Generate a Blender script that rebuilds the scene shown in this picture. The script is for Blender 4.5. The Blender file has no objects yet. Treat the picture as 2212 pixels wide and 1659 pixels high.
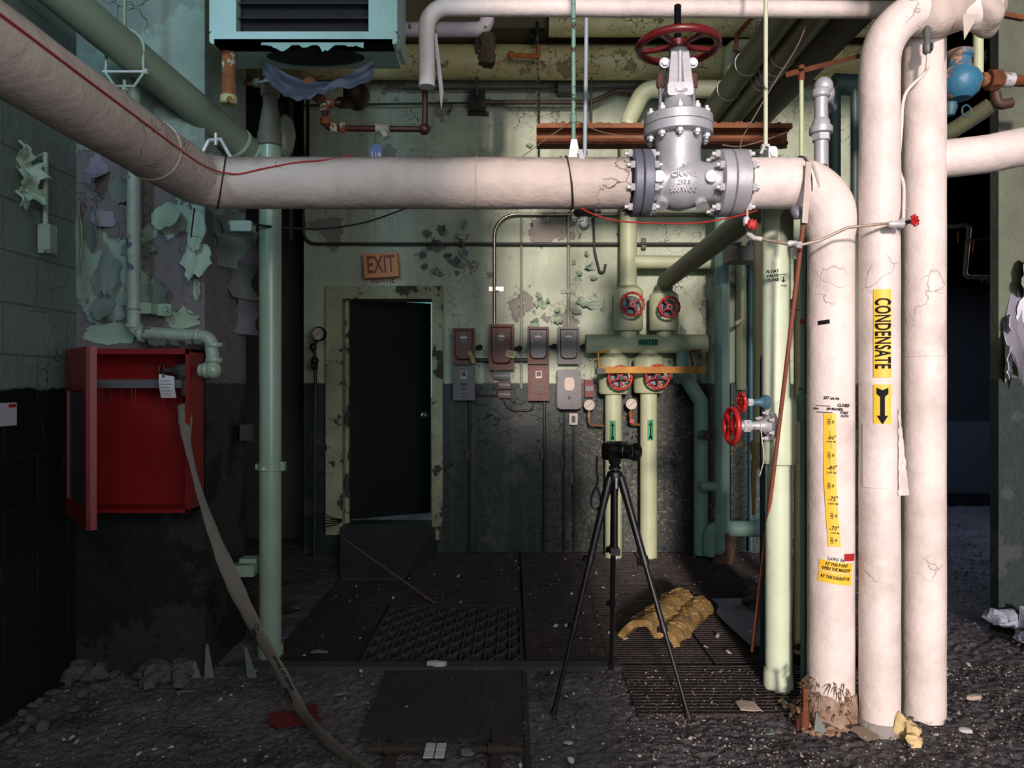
import bpy, math, random
from mathutils import Vector, Matrix, noise, Quaternion
R = random.Random(7)
sc = bpy.context.scene
COL = sc.collection
V = Vector
# ---------------------------------------------------------------- camera, light, exposure
F, CX, CY, H = 1600.0, 1106.0, 829.5, 1.31
cam = bpy.data.cameras.new('camera'); co = bpy.data.objects.new('camera', cam); COL.objects.link(co)
cam.sensor_width = 36; cam.lens = F/2212*36; cam.clip_start = .05
co.location = (0, 0, H); co.rotation_euler = (math.pi/2, 0, 0); sc.camera = co
sc.view_settings.view_transform = 'Standard'; sc.view_settings.look = 'None'
sc.view_settings.exposure = 0.0; sc.view_settings.gamma = 1; sc.view_settings.use_curve_mapping = False
w = bpy.data.worlds.new('world'); sc.world = w; w.use_nodes = True
w.node_tree.nodes['Background'].inputs[0].default_value = (.35, .5, .8, 1)
w.node_tree.nodes['Background'].inputs[1].default_value = .25
def light(name, kind, loc, power, col, direction, size=None, size_y=None, angle=None):
    l = bpy.data.lights.new(name, kind); l.energy = power; l.color = col
    if kind == 'AREA':
        l.shape = 'RECTANGLE'; l.size = size; l.size_y = size_y or size
    if kind == 'SUN': l.angle = angle
    o = bpy.data.objects.new(name, l); COL.objects.link(o); o.location = loc
    o.rotation_euler = V(direction).to_track_quat('-Z', 'Y').to_euler()
    return o
light('sun', 'SUN', (0, -5, 4), 3.75, (1, .82, .76), (.05, 1, -.18), angle=math.radians(4))
light('daylight_bay', 'AREA', (1.75, -1.45, 2.1), 95, (.97, .96, 1), (-.08, 1, .10), 2.3, 2.6)
light('daylight_left_window', 'AREA', (-1.90, .25, 3.45), 14, (.5, .76, 1), (.12, 1, -.10), .5, .6).data.spread = 1.5
light('fill_upper_bay', 'AREA', (.05, -1.5, 3.1), 30, (1, .95, .9), (.05, 1, -.06), 1.0, 1.1)  # added fill at the bay's upper left, brightens the white main pipe
light('daylight_next_room', 'AREA', (-.2, 6.6, 2.2), 26, (.75, .93, 1), (-.1, 1, -.5), .8, 1.2)
light('daylight_side_room', 'AREA', (4.7, 6.3, 2.6), 34, (.55, .66, 1), (-.1, -.1, -1), .8, .8)

def P(px, py, Y): return V(((px-CX)/F*Y, Y, H-(py-CY)/F*Y))
def X_(px, Y): return (px-CX)/F*Y
def Z_(py, Y): return H-(py-CY)/F*Y
def VR(px, Y, wpx): return wpx*Y*math.cos(math.atan((px-CX)/F))/(2*F)
# ---------------------------------------------------------------- materials
def srgb(c):
    f = lambda v: (v/255/12.92) if v/255 <= .04045 else ((v/255+.055)/1.055)**2.4
    return (f(c[0]), f(c[1]), f(c[2]), 1)
MATS = {}
def mat(name, col, rough=.6, metal=0, bump=.15, scale=30, var=.12, under=None, peel=.5, pscale=3, dirt=None, damt=.5, dscale=2, sun_speck=None, crack=0, cscale=6, topdust=None, stretch=(1, 1, 1), split=None, splitz=1.3, blocks=False, spec=.5, alpha=None, streak=0, trans=0, peelz=None):
    """painted / bare surface: base colour with variation, dirt patches, paint lost over an under-layer, fine cracks"""
    if name in MATS: return MATS[name]
    m = bpy.data.materials.new(name); m.use_nodes = True; MATS[name] = m
    nt = m.node_tree; N = nt.nodes; L = nt.links; bs = N['Principled BSDF']
    tc = N.new('ShaderNodeTexCoord'); mp = N.new('ShaderNodeMapping'); mp.inputs['Scale'].default_value = stretch
    L.new(tc.outputs['Object'], mp.inputs[0]); vec = mp.outputs[0]
    def noi(s, d=4, r=.6, v=None):
        n = N.new('ShaderNodeTexNoise'); n.inputs['Scale'].default_value = s; n.inputs['Detail'].default_value = d; n.inputs['Roughness'].default_value = r
        L.new(v or vec, n.inputs[0]); return n.outputs[0]
    def ramp(x, a, b):
        r = N.new('ShaderNodeMapRange'); r.inputs[1].default_value = a; r.inputs[2].default_value = b; L.new(x, r.inputs[0]); return r.outputs[0]
    def mix(f, a, b, mode='MIX'):
        n = N.new('ShaderNodeMix'); n.data_type = 'RGBA'; n.blend_type = mode
        if isinstance(f, float): n.inputs[0].default_value = f
        else: L.new(f, n.inputs[0])
        for v_, i in ((a, 6), (b, 7)):
            if isinstance(v_, tuple): n.inputs[i].default_value = v_
            else: L.new(v_, n.inputs[i])
        return n.outputs[2]
    def mth(op, a, b):
        n = N.new('ShaderNodeMath'); n.operation = op
        for v_, i in ((a, 0), (b, 1)):
            if isinstance(v_, (float, int)): n.inputs[i].default_value = v_
            else: L.new(v_, n.inputs[i])
        return n.outputs[0]
    base = srgb(col)
    geo = N.new('ShaderNodeNewGeometry')
    if split:
        sx = N.new('ShaderNodeSeparateXYZ'); L.new(geo.outputs['Position'], sx.inputs[0])
        z = mth('ADD', sx.outputs[2], mth('MULTIPLY', noi(9, 5), .05))
        base = mix(ramp(z, splitz+.02, splitz+.032), srgb(split), base)
    v1 = noi(scale*.2, 5)
    lo = mix(v1, (1-var*2.2,)*3+(1,), (1+var,)*3+(1,))
    c = mix(1.0, base, lo, 'MULTIPLY')
    if dirt:
        d = mth('MULTIPLY', ramp(noi(dscale, 8, .65), .45, .68), damt)
        if split: d = mth('MULTIPLY', d, ramp(z, splitz+.02, splitz+.032))
        c = mix(d, c, srgb(dirt))
    if sun_speck:
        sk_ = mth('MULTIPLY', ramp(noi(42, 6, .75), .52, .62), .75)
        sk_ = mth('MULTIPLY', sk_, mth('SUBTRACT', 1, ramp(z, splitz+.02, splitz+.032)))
        c = mix(mth('MULTIPLY', sk_, mth('MULTIPLY', ramp(noi(2.2, 4), .35, .6), ramp(sx.outputs[0], .2, .6))), c, srgb(sun_speck))  # worn speckle, kept by X to the sunlit strip to paint it brighter
    if streak:
        ms = N.new('ShaderNodeMapping'); ms.inputs['Scale'].default_value = (7, 7, .35); L.new(tc.outputs['Object'], ms.inputs[0])
        s = mth('MULTIPLY', ramp(noi(1.6, 6, .6, ms.outputs[0]), .5, .75), streak)
        c = mix(s, c, srgb(dirt or (60, 60, 55)))
    height = noi(scale, 6, .6)
    if topdust:
        sn = N.new('ShaderNodeSeparateXYZ'); L.new(geo.outputs['Normal'], sn.inputs[0])
        t = mth('MULTIPLY', ramp(mth('ADD', sn.outputs[2], mth('MULTIPLY', noi(7, 7, .7), .9)), .95, 1.45), .75)
        c = mix(t, c, srgb(topdust))
    if crack:
        wv = N.new('ShaderNodeTexNoise'); wv.inputs['Scale'].default_value = cscale*.8; wv.inputs['Detail'].default_value = 5; L.new(vec, wv.inputs[0])
        dv = N.new('ShaderNodeVectorMath'); dv.operation = 'MULTIPLY_ADD'; L.new(wv.outputs[1], dv.inputs[0]); dv.inputs[1].default_value = (.34, .34, .34); L.new(vec, dv.inputs[2])
        vo = N.new('ShaderNodeTexVoronoi'); vo.feature = 'DISTANCE_TO_EDGE'; vo.inputs['Scale'].default_value = cscale; L.new(dv.outputs[0], vo.inputs[0])
        line = ramp(vo.outputs['Distance'], .016, .0)
        msk = ramp(noi(cscale*.22, 3), .60-crack*.25, .68-crack*.25)
        cr = mth('MULTIPLY', line, msk)
        c = mix(mth('MULTIPLY', cr, .8), c, srgb((40, 38, 34)))
        height = mth('SUBTRACT', height, mth('MULTIPLY', cr, 1.6))
    roughv = rough
    metalv = None
    if under:
        pn = noi(pscale, 9, .62)
        p = ramp(pn, peel, peel+.012)
        if split: p = mth('MULTIPLY', p, ramp(z, splitz+.02, splitz+.032))
        if peelz: p = mth('MULTIPLY', p, ramp(mth('ADD', z, mth('MULTIPLY', noi(3, 5), .5)), peelz+.26, peelz+.24))
        uc = mix(noi(scale*.8, 4), tuple(q*.7 for q in srgb(under)[:3])+(1,), srgb(under))
        edge = mth('MULTIPLY', ramp(pn, peel-.02, peel), .35)
        c = mix(edge, c, tuple(q*.35 for q in srgb(under)[:3])+(1,))
        c = mix(p, c, uc)
        height = mth('SUBTRACT', height, mth('MULTIPLY', p, 1.4))
        roughv = mth('ADD', mth('MULTIPLY', p, .9-rough), rough)
        if metal: metalv = mth('MULTIPLY', mth('SUBTRACT', 1, p), metal)
    if blocks:
        sp = N.new('ShaderNodeSeparateXYZ'); L.new(geo.outputs['Position'], sp.inputs[0])
        cb = N.new('ShaderNodeCombineXYZ'); L.new(sp.outputs[1 if blocks == 'Y' else 0], cb.inputs[0]); L.new(sp.outputs[2], cb.inputs[1])
        br = N.new('ShaderNodeTexBrick'); br.inputs['Scale'].default_value = 1; br.inputs['Brick Width'].default_value = .41; br.inputs['Row Height'].default_value = .2035
        br.inputs['Mortar Size'].default_value = .004; br.inputs['Mortar Smooth'].default_value = .4; L.new(cb.outputs[0], br.inputs[0])
        ao = N.new('ShaderNodeMapping'); 
        c = mix(mth('MULTIPLY', br.outputs['Fac'], .35), c, srgb((45, 50, 46)))
        height = mth('SUBTRACT', height, mth('MULTIPLY', br.outputs['Fac'], 2.2))
    if isinstance(c, tuple): bs.inputs['Base Color'].default_value = c
    else: L.new(c, bs.inputs['Base Color'])
    if isinstance(roughv, float): bs.inputs['Roughness'].default_value = roughv
    else: L.new(roughv, bs.inputs['Roughness'])
    if metalv: L.new(metalv, bs.inputs['Metallic'])
    else: bs.inputs['Metallic'].default_value = metal
    bs.inputs['Specular IOR Level'].default_value = spec
    if trans: bs.inputs['Transmission Weight'].default_value = trans
    if bump:
        b = N.new('ShaderNodeBump'); b.inputs['Strength'].default_value = min(1, bump*2); b.inputs['Distance'].default_value = bump*.02
        L.new(height, b.inputs['Height']); L.new(b.outputs[0], bs.inputs['Normal'])
    return m
# ---------------------------------------------------------------- mesh builder
def frame(d):
    d = V(d).normalized(); a = V((0, 0, 1)) if abs(d.z) < .9 else V((0, 1, 0))
    u = a.cross(d).normalized(); return u, d.cross(u).normalized(), d
def fillet(pts, rad, n=10):
    pts = [V(p) for p in pts]; out = [pts[0]]
    for i in range(1, len(pts)-1):
        r = rad[i] if isinstance(rad, (list, tuple)) else rad
        a, b, c = pts[i-1], pts[i], pts[i+1]
        d1 = (a-b); d2 = (c-b); l1, l2 = d1.length, d2.length; d1.normalize(); d2.normalize()
        ang = d1.angle(d2)
        if r <= 0 or ang > 3.1: out.append(b); continue
        t = min(r/math.tan(ang/2), l1*.49, l2*.49); r2 = t*math.tan(ang/2)
        cen = b+(d1+d2).normalized()*(r2/math.sin(ang/2))
        s, e = b+d1*t-cen, b+d2*t-cen
        tot = s.angle(e)
        for k in range(n+1):
            f = k/n; out.append(cen+(s*math.sin((1-f)*tot)+e*math.sin(f*tot))/math.sin(tot))
    out.append(pts[-1]); return out
def dens(pts, step):
    out = [pts[0]]
    for a, b in zip(pts, pts[1:]):
        n = max(1, int((b-a).length/step))
        for k in range(1, n+1): out.append(a.lerp(b, k/n))
    return out
class MB:
    def __init__(s): s.v = []; s.f = []; s.mi = []; s.cur = 0
    def add(s, vs, fs):
        o = len(s.v); s.v += [V(q) for q in vs]
        for f in fs: s.f.append([i+o for i in f]); s.mi.append(s.cur)
        return s
    def box(s, a, b, rot=None, c=None):
        a, b = V(a), V(b)
        vs = [V((x, y, z)) for x in (a.x, b.x) for y in (a.y, b.y) for z in (a.z, b.z)]
        if rot is not None:
            c = c if c is not None else (a+b)/2; vs = [rot @ (q-c)+c for q in vs]
        return s.add(vs, [(0, 1, 3, 2), (4, 6, 7, 5), (0, 4, 5, 1), (2, 3, 7, 6), (0, 2, 6, 4), (1, 5, 7, 3)])
    def bbox(s, a, b, e=.004, n=2):
        """box with rounded vertical-in-view (XZ) corners, extruded along Y"""
        x0, y0, z0 = a; x1, y1, z1 = b; pts = []
        for cx, cz, a0 in ((x1-e, z1-e, 0), (x0+e, z1-e, 90), (x0+e, z0+e, 180), (x1-e, z0+e, 270)):
            for k in range(n+1):
                t = math.radians(a0+90*k/n); pts.append((cx+e*math.cos(t), cz+e*math.sin(t)))
        return s.prism([V((x, y0, z)) for x, z in pts], V((0, y1-y0, 0)))
    def prism(s, poly, d):
        n = len(poly); d = V(d)
        vs = [V(p) for p in poly]+[V(p)+d for p in poly]
        return s.add(vs, [list(range(n)), list(range(2*n-1, n-1, -1))]+[(i, i+n, (i+1) % n+n, (i+1) % n) for i in range(n)])
    def bar(s, p, q, wd, h, up=(0, 0, 1)):
        p, q = V(p), V(q); d = (q-p).normalized(); u = d.cross(V(up)).normalized(); v = u.cross(d)
        return s.prism([p+u*wd/2+v*h/2, p-u*wd/2+v*h/2, p-u*wd/2-v*h/2, p+u*wd/2-v*h/2], q-p)
    def tube(s, pts, r, n=20, cap=True, jit=0, js=6, taper=None):
        pts = [V(p) for p in pts]
        pts = [p for i, p in enumerate(pts) if i == 0 or (p-pts[i-1]).length > 1e-6]
        m = len(pts); vs = []; t0 = (pts[1]-pts[0]).normalized(); u, v_, _ = frame(t0); pt = t0
        for i in range(m):
            t = (pts[min(i+1, m-1)]-pts[max(i-1, 0)]).normalized()
            q = pt.rotation_difference(t); u = q @ u; u = (u-t*u.dot(t)).normalized(); v_ = t.cross(u); pt = t
            rr = r[i] if isinstance(r, (list, tuple)) else r
            for k in range(n):
                a = 2*math.pi*k/n; d = u*math.cos(a)+v_*math.sin(a); ri = rr
                if jit: ri *= 1+jit*noise.noise((pts[i]+d*rr)*js)
                vs.append(pts[i]+d*ri)
        fs = [(i*n+k, i*n+(k+1) % n, (i+1)*n+(k+1) % n, (i+1)*n+k) for i in range(m-1) for k in range(n)]
        if cap: fs += [list(range(n-1, -1, -1)), [(m-1)*n+k for k in range(n)]]
        return s.add(vs, fs)
    def cyl(s, p, q, r, r2=None, n=20): return s.tube([p, q], [r, r if r2 is None else r2], n)
    def lathe(s, o, d, prof, n=28, jit=0):
        """prof: (distance along d, radius)"""
        u, v_, w_ = frame(d); o = V(o); vs = []
        for t, r in prof:
            for k in range(n):
                a = 2*math.pi*k/n; q = o+w_*t+(u*math.cos(a)+v_*math.sin(a))*max(r, 1e-4)
                vs.append(q if not jit else q+(q-o-w_*t)*jit*noise.noise(q*9))
        m = len(prof)
        fs = [(i*n+k, i*n+(k+1) % n, (i+1)*n+(k+1) % n, (i+1)*n+k) for i in range(m-1) for k in range(n)]
        fs += [list(range(n-1, -1, -1)), [(m-1)*n+k for k in range(n)]]
        return s.add(vs, fs)
    def torus(s, c, d, R_, r, n=40, m=12, knurl=0, kn=24, oval=1):
        u, v_, w_ = frame(d); c = V(c); vs = []
        for i in range(n):
            a = 2*math.pi*i/n; e = u*math.cos(a)+v_*math.sin(a); rr = r*(1+knurl*math.cos(a*kn))
            for k in range(m):
                b = 2*math.pi*k/m; vs.append(c+e*(R_+rr*math.cos(b))+w_*rr*math.sin(b)*oval)
        return s.add(vs, [(i*m+k, ((i+1) % n)*m+k, ((i+1) % n)*m+(k+1) % m, i*m+(k+1) % m) for i in range(n) for k in range(m)])
    def ell(s, c, rx, ry, rz, n=24, m=14, jit=0, js=8):
        vs = []; c = V(c)
        for i in range(m+1):
            th = math.pi*i/m
            for k in range(n):
                a = 2*math.pi*k/n; d = V((math.sin(th)*math.cos(a), math.sin(th)*math.sin(a), math.cos(th)))
                q = V((d.x*rx, d.y*ry, d.z*rz)); q *= 1+jit*noise.noise((c+q)*js) if jit else 1
                vs.append(c+q)
        return s.add(vs, [(i*n+k, (i+1)*n+k, (i+1)*n+(k+1) % n, i*n+(k+1) % n) for i in range(m) for k in range(n)])
    def hexb(s, c, d, r, h, stud=0):
        u, v_, w_ = frame(d); c = V(c)
        s.prism([c+(u*math.cos(a)+v_*math.sin(a))*r for a in [math.pi/3*k for k in range(6)]], w_*h)
        if stud: s.cyl(c+w_*h*.9, c+w_*(h+stud), r*.55, n=10)
        return s
    def sheet(s, fn, nu, nv, th=.002):
        """thin sheet with real thickness from fn(u,v)->Vector or None outline, u,v in 0..1"""
        g = [[fn(i/nu, j/nv) for j in range(nv+1)] for i in range(nu+1)]
        vs = []; 
        for i in range(nu+1):
            for j in range(nv+1):
                a = g[min(i+1, nu)][j]-g[max(i-1, 0)][j]; b = g[i][min(j+1, nv)]-g[i][max(j-1, 0)]
                nrm = a.cross(b); nrm = nrm.normalized() if nrm.length > 1e-12 else V((0, 1, 0))
                vs += [g[i][j]+nrm*th/2, g[i][j]-nrm*th/2]
        ix = lambda i, j, k: (i*(nv+1)+j)*2+k
        fs = []
        for i in range(nu):
            for j in range(nv):
                fs += [(ix(i, j, 0), ix(i+1, j, 0), ix(i+1, j+1, 0), ix(i, j+1, 0)), (ix(i, j, 1), ix(i, j+1, 1), ix(i+1, j+1, 1), ix(i+1, j, 1))]
        for i in range(nu):
            fs += [(ix(i, 0, 0), ix(i, 0, 1), ix(i+1, 0, 1), ix(i+1, 0, 0)), (ix(i, nv, 0), ix(i+1, nv, 0), ix(i+1, nv, 1), ix(i, nv, 1))]
        for j in range(nv):
            fs += [(ix(0, j, 0), ix(0, j+1, 0), ix(0, j+1, 1), ix(0, j, 1)), (ix(nu, j, 0), ix(nu, j, 1), ix(nu, j+1, 1), ix(nu, j+1, 0))]
        return s.add(vs, fs)
def bounds(mbs):
    a = V((1e9,)*3); b = V((-1e9,)*3)
    for mb in mbs:
        for q in mb.v:
            for i in range(3): a[i] = min(a[i], q[i]); b[i] = max(b[i], q[i])
    return a, b
def mesh(name, mb, m, origin, smooth=40):
    me = bpy.data.meshes.new(name); me.from_pydata([tuple(q-origin) for q in mb.v], [], mb.f)
    ms = m if isinstance(m, list) else [m]
    for k in ms: me.materials.append(k)
    if len(ms) > 1: me.polygons.foreach_set('material_index', mb.mi)
    if smooth:
        me.shade_smooth(); me.set_sharp_from_angle(angle=math.radians(smooth))
    me.validate(); me.update(); return me
def tag(o, label, cat, group=None, kind=None):
    if kind == 'structure': o['kind'] = kind; 
    elif kind: o['kind'] = kind
    if label: o['label'] = label
    if cat: o['category'] = cat
    if group: o['group'] = group
    return o
def one(name, mb, m, label=None, cat=None, group=None, kind=None, smooth=40, origin=None):
    a, b = bounds([mb]); o_ = origin or V(((a.x+b.x)/2, (a.y+b.y)/2, a.z))
    o = bpy.data.objects.new(name, mesh(name, mb, m, o_, smooth)); o.location = o_; COL.objects.link(o)
    return tag(o, label, cat, group, kind)
def thing(name, label, cat, parts, group=None, kind=None, origin=None):
    """parts: list of (part name, MB, material[, label[, subparts]])"""
    a, b = bounds([p[1] for p in parts]); o_ = origin or V(((a.x+b.x)/2, (a.y+b.y)/2, a.z))
    root = bpy.data.objects.new(name, None); root.empty_display_size = .05; root.location = o_; COL.objects.link(root); tag(root, label, cat, group, kind)
    def put(ps, par):
        for p in ps:
            o = bpy.data.objects.new(p[0], mesh(p[0], p[1], p[2], o_)); COL.objects.link(o); o.parent = par
            if len(p) > 3 and p[3]: o['label'] = p[3]
            if len(p) > 4: put(p[4], o)
    put(parts, root); return root
def dup(root, loc, label=None, rotz=0, scale=None):
    def cp(o, par):
        c = o.copy(); COL.objects.link(c); c.parent = par
        for ch in [q for q in bpy.data.objects if q.parent == o]: cp(ch, c)
        return c
    r = cp(root, None); r.location = loc; r.rotation_euler.z += rotz
    if scale: r.scale = scale
    if label: r['label'] = label
    return r
def textmb(body, size, fn, mb=None, shear=0, space=1, depth=0, narrow=1, res=3, bold=0, ml=0):
    """flat lettering; fn(x, y, side)->Vector lays it on its surface"""
    cu = bpy.data.curves.new('t', 'FONT'); cu.body = body; cu.size = size; cu.align_x = 'CENTER'; cu.align_y = 'CENTER'; cu.shear = shear; cu.space_character = space; cu.resolution_u = res; cu.offset = bold
    o = bpy.data.objects.new('t', cu); me = o.to_mesh(); mb = mb or MB()
    vs = [(q.co.x*narrow, q.co.y) for q in me.vertices]; fs = [list(p.vertices) for p in me.polygons]
    if ml: vs, fs = finesub(vs, fs, ml)
    mb.add([fn(x, y, 0) for x, y in vs], fs)
    if depth:
        n = len(vs); edges = {}
        for f in fs:
            for a, b in zip(f, f[1:]+f[:1]):
                k = (min(a, b), max(a, b)); edges.setdefault(k, []).append((a, b))
        mb.add([fn(x, y, 0) for x, y in vs]+[fn(x, y, depth) for x, y in vs], [[i+n for i in f] for f in fs]+[(e[0][0], e[0][1], e[0][1]+n, e[0][0]+n) for e in edges.values() if len(e) == 1])
    o.to_mesh_clear(); bpy.data.objects.remove(o); bpy.data.curves.remove(cu)
    return mb
def finesub(vs, fs, ml):
    import bmesh
    bm = bmesh.new(); q = [bm.verts.new((x, y, 0)) for x, y in vs]
    for f in fs:
        try: bm.faces.new([q[i] for i in f])
        except ValueError: pass
    for _ in range(5):
        bmesh.ops.triangulate(bm, faces=bm.faces[:])
        e = [k for k in bm.edges if k.calc_length() > ml]
        if not e: break
        bmesh.ops.subdivide_edges(bm, edges=e, cuts=1)
    bm.verts.index_update(); out = [(v.co.x, v.co.y) for v in bm.verts], [[v.index for v in f.verts] for f in bm.faces]
    bm.free(); return out
def stroke(pts, wd, fn, mb):
    """pen line in 2-D laid on a surface by fn"""
    dp = []
    for (x0, y0), (x1, y1) in zip(pts, pts[1:]):
        n = max(1, int(math.hypot(x1-x0, y1-y0)/.006)); dp += [((x0+(x1-x0)*k/n, y0+(y1-y0)*k/n), (x0+(x1-x0)*(k+1)/n, y0+(y1-y0)*(k+1)/n)) for k in range(n)]
    for (x0, y0), (x1, y1) in dp:
        dx, dy = x1-x0, y1-y0; l = math.hypot(dx, dy) or 1; nx, ny = -dy/l*wd/2, dx/l*wd/2
        mb.add([fn(x0+nx, y0+ny, 0), fn(x0-nx, y0-ny, 0), fn(x1-nx, y1-ny, 0), fn(x1+nx, y1+ny, 0)], [(0, 1, 2, 3)])
    return mb
def cylmap(cx, cy, r, a0, z0, off=.0006, tilt=0):
    """(x,y) -> point on a vertical pipe; a0 angle from the side that faces -Y"""
    ct, st = math.cos(tilt), math.sin(tilt)
    def fn(x, y, d=0):
        x, y = x*ct-y*st, x*st+y*ct
        a = a0+x/r; rr = r+off+d
        return V((cx+rr*math.sin(a), cy-rr*math.cos(a), z0+y))
    return fn
def patch(mb, fn, x0, x1, y0, y1, n=10, th=.0006, skew=0):
    vs = []
    for i in range(n+1):
        x = x0+(x1-x0)*i/n
        for y in (y0, y1):
            for d in (0, -th): vs.append(fn(x+(skew if y == y1 else 0), y, d))
    fs = []
    for i in range(n):
        a = i*4; b = a+4; fs += [(a, b, b+2, a+2), (a+1, a+3, b+3, b+1), (a, a+1, b+1, b), (a+2, b+2, b+3, a+3)]
    return mb.add(vs, fs+[(0, 2, 3, 1), (n*4, n*4+1, n*4+3, n*4+2)])
def wheel(mb, c, d, R_, r, spokes=4, hub=.02, dish=0, knurl=0, kn=20, a0=.4, sw=None, hubh=None):
    u, v_, w_ = frame(d); c = V(c); mb.torus(c, d, R_-r, r, 44, 12, knurl, kn)
    hc = c-w_*dish; hh = hubh or hub; mb.cyl(hc-w_*hh*.6, hc+w_*hh*.6, hub, n=16)
    sw = sw or r*.75
    for k in range(spokes):
        a = a0+2*math.pi*k/spokes; e = u*math.cos(a)+v_*math.sin(a)
        mb.tube([hc+e*hub*.6, hc+e*R_*.4-w_*dish*.1, c+e*(R_*.72)-w_*dish*.25, c+e*(R_-r)], [sw*1.2, sw, sw, sw*1.1], 10)
    return mb
def blob(x0, x1, z0, z1, Y, curl=.05, seed=0, th=.0025, edge='left', rag=.12, nu=10, nv=10, curlv=0):
    """irregular sheet of loosened paint standing off a wall that faces -Y; attached along one edge"""
    rr = random.Random(seed); ph = [rr.uniform(0, 6) for _ in range(8)]
    def fn(u, v):
        nz = lambda a, b: noise.noise(V((a*2.3+seed*3.1, b+seed, 0)))+.45*noise.noise(V((a*6.5+seed, b, 5)))
        w1 = rag*1.3*nz(v, 0); w2 = rag*1.3*nz(v, 9); t1 = rag*1.3*nz(u, 4); t2 = rag*1.3*nz(u, 14)
        k = 1-.32*(2*abs(v-.5))**3; uu = .5+(u-.5)*k; k = 1-.25*(2*abs(u-.5))**3; vv = .5+(v-.5)*k
        x = x0+(x1-x0)*(uu+w1*(1-u)+w2*u); z = z0+(z1-z0)*(vv+t1*(1-v)+t2*v)
        d = {'left': u, 'right': 1-u, 'top': 1-v, 'bottom': v, 'mid': abs(u-.5)*1.6}[edge]
        return V((x, Y-.004-curl*d**2-curlv*(1-v)**2, z))
    return MB().sheet(fn, nu, nv, th)
# ---------------------------------------------------------------- materials used
MINT = mat('mint wall paint', (176, 190, 164), .55, bump=.35, scale=18, under=(150, 146, 140), peel=.605, pscale=2.3, dirt=(88, 92, 78), damt=.5, dscale=1.3, crack=.28, cscale=8, split=(17, 38, 34), splitz=1.315, streak=.45, var=.1, sun_speck=(150, 136, 112))
PIERM = mat('badly peeled mint paint', (138, 160, 146), .6, bump=.4, scale=14, under=(108, 103, 104), peel=.5, pscale=1.5, dirt=(70, 78, 70), damt=.45, dscale=2, crack=.2, cscale=7, split=(8, 15, 14), splitz=1.315, var=.1, peelz=2.36)
BLOCK = mat('painted block', (110, 126, 118), .6, bump=.4, scale=22, dirt=(70, 78, 74), damt=.5, dscale=1.6, crack=.15, cscale=5, split=(8, 12, 12), splitz=1.29, blocks='Y', under=(110, 112, 112), peel=.66, pscale=2)
DARKW = mat('dark wall', (62, 66, 60), .8, bump=.3, scale=20, dirt=(25, 27, 25), damt=.6)
CEIL = mat('sooty ceiling', (48, 50, 40), .9, bump=.3, scale=12)
FLOORM = mat('grimy concrete', (96, 91, 94), .8, bump=1.0, scale=26, var=.3, dirt=(24, 23, 26), damt=.75, dscale=4, spec=.35)
RAMPM = mat('ramp steel', (58, 60, 62), .7, bump=.3, scale=12, dirt=(30, 30, 30), damt=.6)
WHITEP = mat('white pipe jacket', (224, 212, 206), .6, bump=.35, scale=16, var=.1, dirt=(150, 138, 130), damt=.42, dscale=5, crack=.16, cscale=6, streak=.14)
MAINP = mat('white canvas jacket', (196, 182, 172), .65, bump=.4, scale=20, var=.1, dirt=(120, 108, 100), damt=.4, dscale=2.2, crack=.08, cscale=7, topdust=(92, 82, 76), streak=.25)
GREENP = mat('green pipe paint', (112, 124, 104), .45, bump=.12, scale=16, dirt=(80, 82, 70), damt=.5)
PALEP = mat('pale green pipe', (188, 198, 162), .5, bump=.2, scale=14, dirt=(120, 112, 84), damt=.25, dscale=2, topdust=(120, 112, 96))
MINTP = mat('mint pipe', (204, 220, 192), .5, bump=.3, scale=14, var=.06, dirt=(160, 165, 140), damt=.35, dscale=2, crack=.1, cscale=4)
COLP = mat('mint standpipe', (138, 160, 140), .3, bump=.08, scale=20, dirt=(110, 126, 96), damt=.6, dscale=1.2)
TEALP = mat('teal pipe', (122, 158, 146), .5, bump=.15, scale=16, dirt=(74, 98, 88), damt=.5, dscale=2)
BLUEP = mat('blue pipe', (66, 104, 120), .5, bump=.2, scale=20, dirt=(40, 60, 66), damt=.5)
YELB = mat('yellowed beam paint', (204, 194, 140), .5, bump=.4, scale=18, under=(150, 140, 100), peel=.62, pscale=4, dirt=(110, 96, 60), damt=.5, dscale=1.4, crack=.7, cscale=7)
OLIVE = mat('olive ceiling paint', (96, 92, 64), .7, bump=.3, scale=14, dirt=(50, 46, 34), damt=.6)
RUST = mat('rust', (126, 70, 40), .85, bump=.5, scale=60, var=.35, dirt=(70, 36, 24), damt=.8, dscale=8)
RUSTP = mat('rust under white paint', (150, 90, 50), .8, bump=.5, scale=60, var=.3, under=(196, 190, 168), peel=.54, pscale=14)
DKRED = mat('dark red pipe', (70, 30, 24), .5, bump=.2, scale=40, dirt=(40, 20, 16), damt=.6, dscale=6)
SILV = mat('aluminium paint', (176, 178, 184), .48, metal=.3, bump=.18, scale=26, var=.1, under=(122, 82, 56), peel=.66, pscale=5, dirt=(120, 116, 116), damt=.45, dscale=4)
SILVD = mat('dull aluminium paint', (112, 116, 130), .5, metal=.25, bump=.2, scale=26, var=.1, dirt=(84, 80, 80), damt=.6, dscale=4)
NUT = mat('painted nut', (206, 206, 208), .4, metal=.3, bump=.2, scale=60, under=(130, 84, 50), peel=.66, pscale=20)
WHEELR = mat('dark red enamel', (104, 24, 30), .35, bump=.12, scale=30, dirt=(70, 40, 40), damt=.5, dscale=8)
REDE = mat('red enamel', (176, 34, 34), .35, bump=.15, scale=40, dirt=(110, 40, 40), damt=.4, dscale=14)
BLACKM = mat('black metal', (22, 22, 24), .45, bump=.05)
BLACKR = mat('black rubber', (12, 12, 13), .6, bump=.05)
SCREW = mat('threaded stem', (30, 30, 32), .35, metal=.6, bump=.05)
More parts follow.
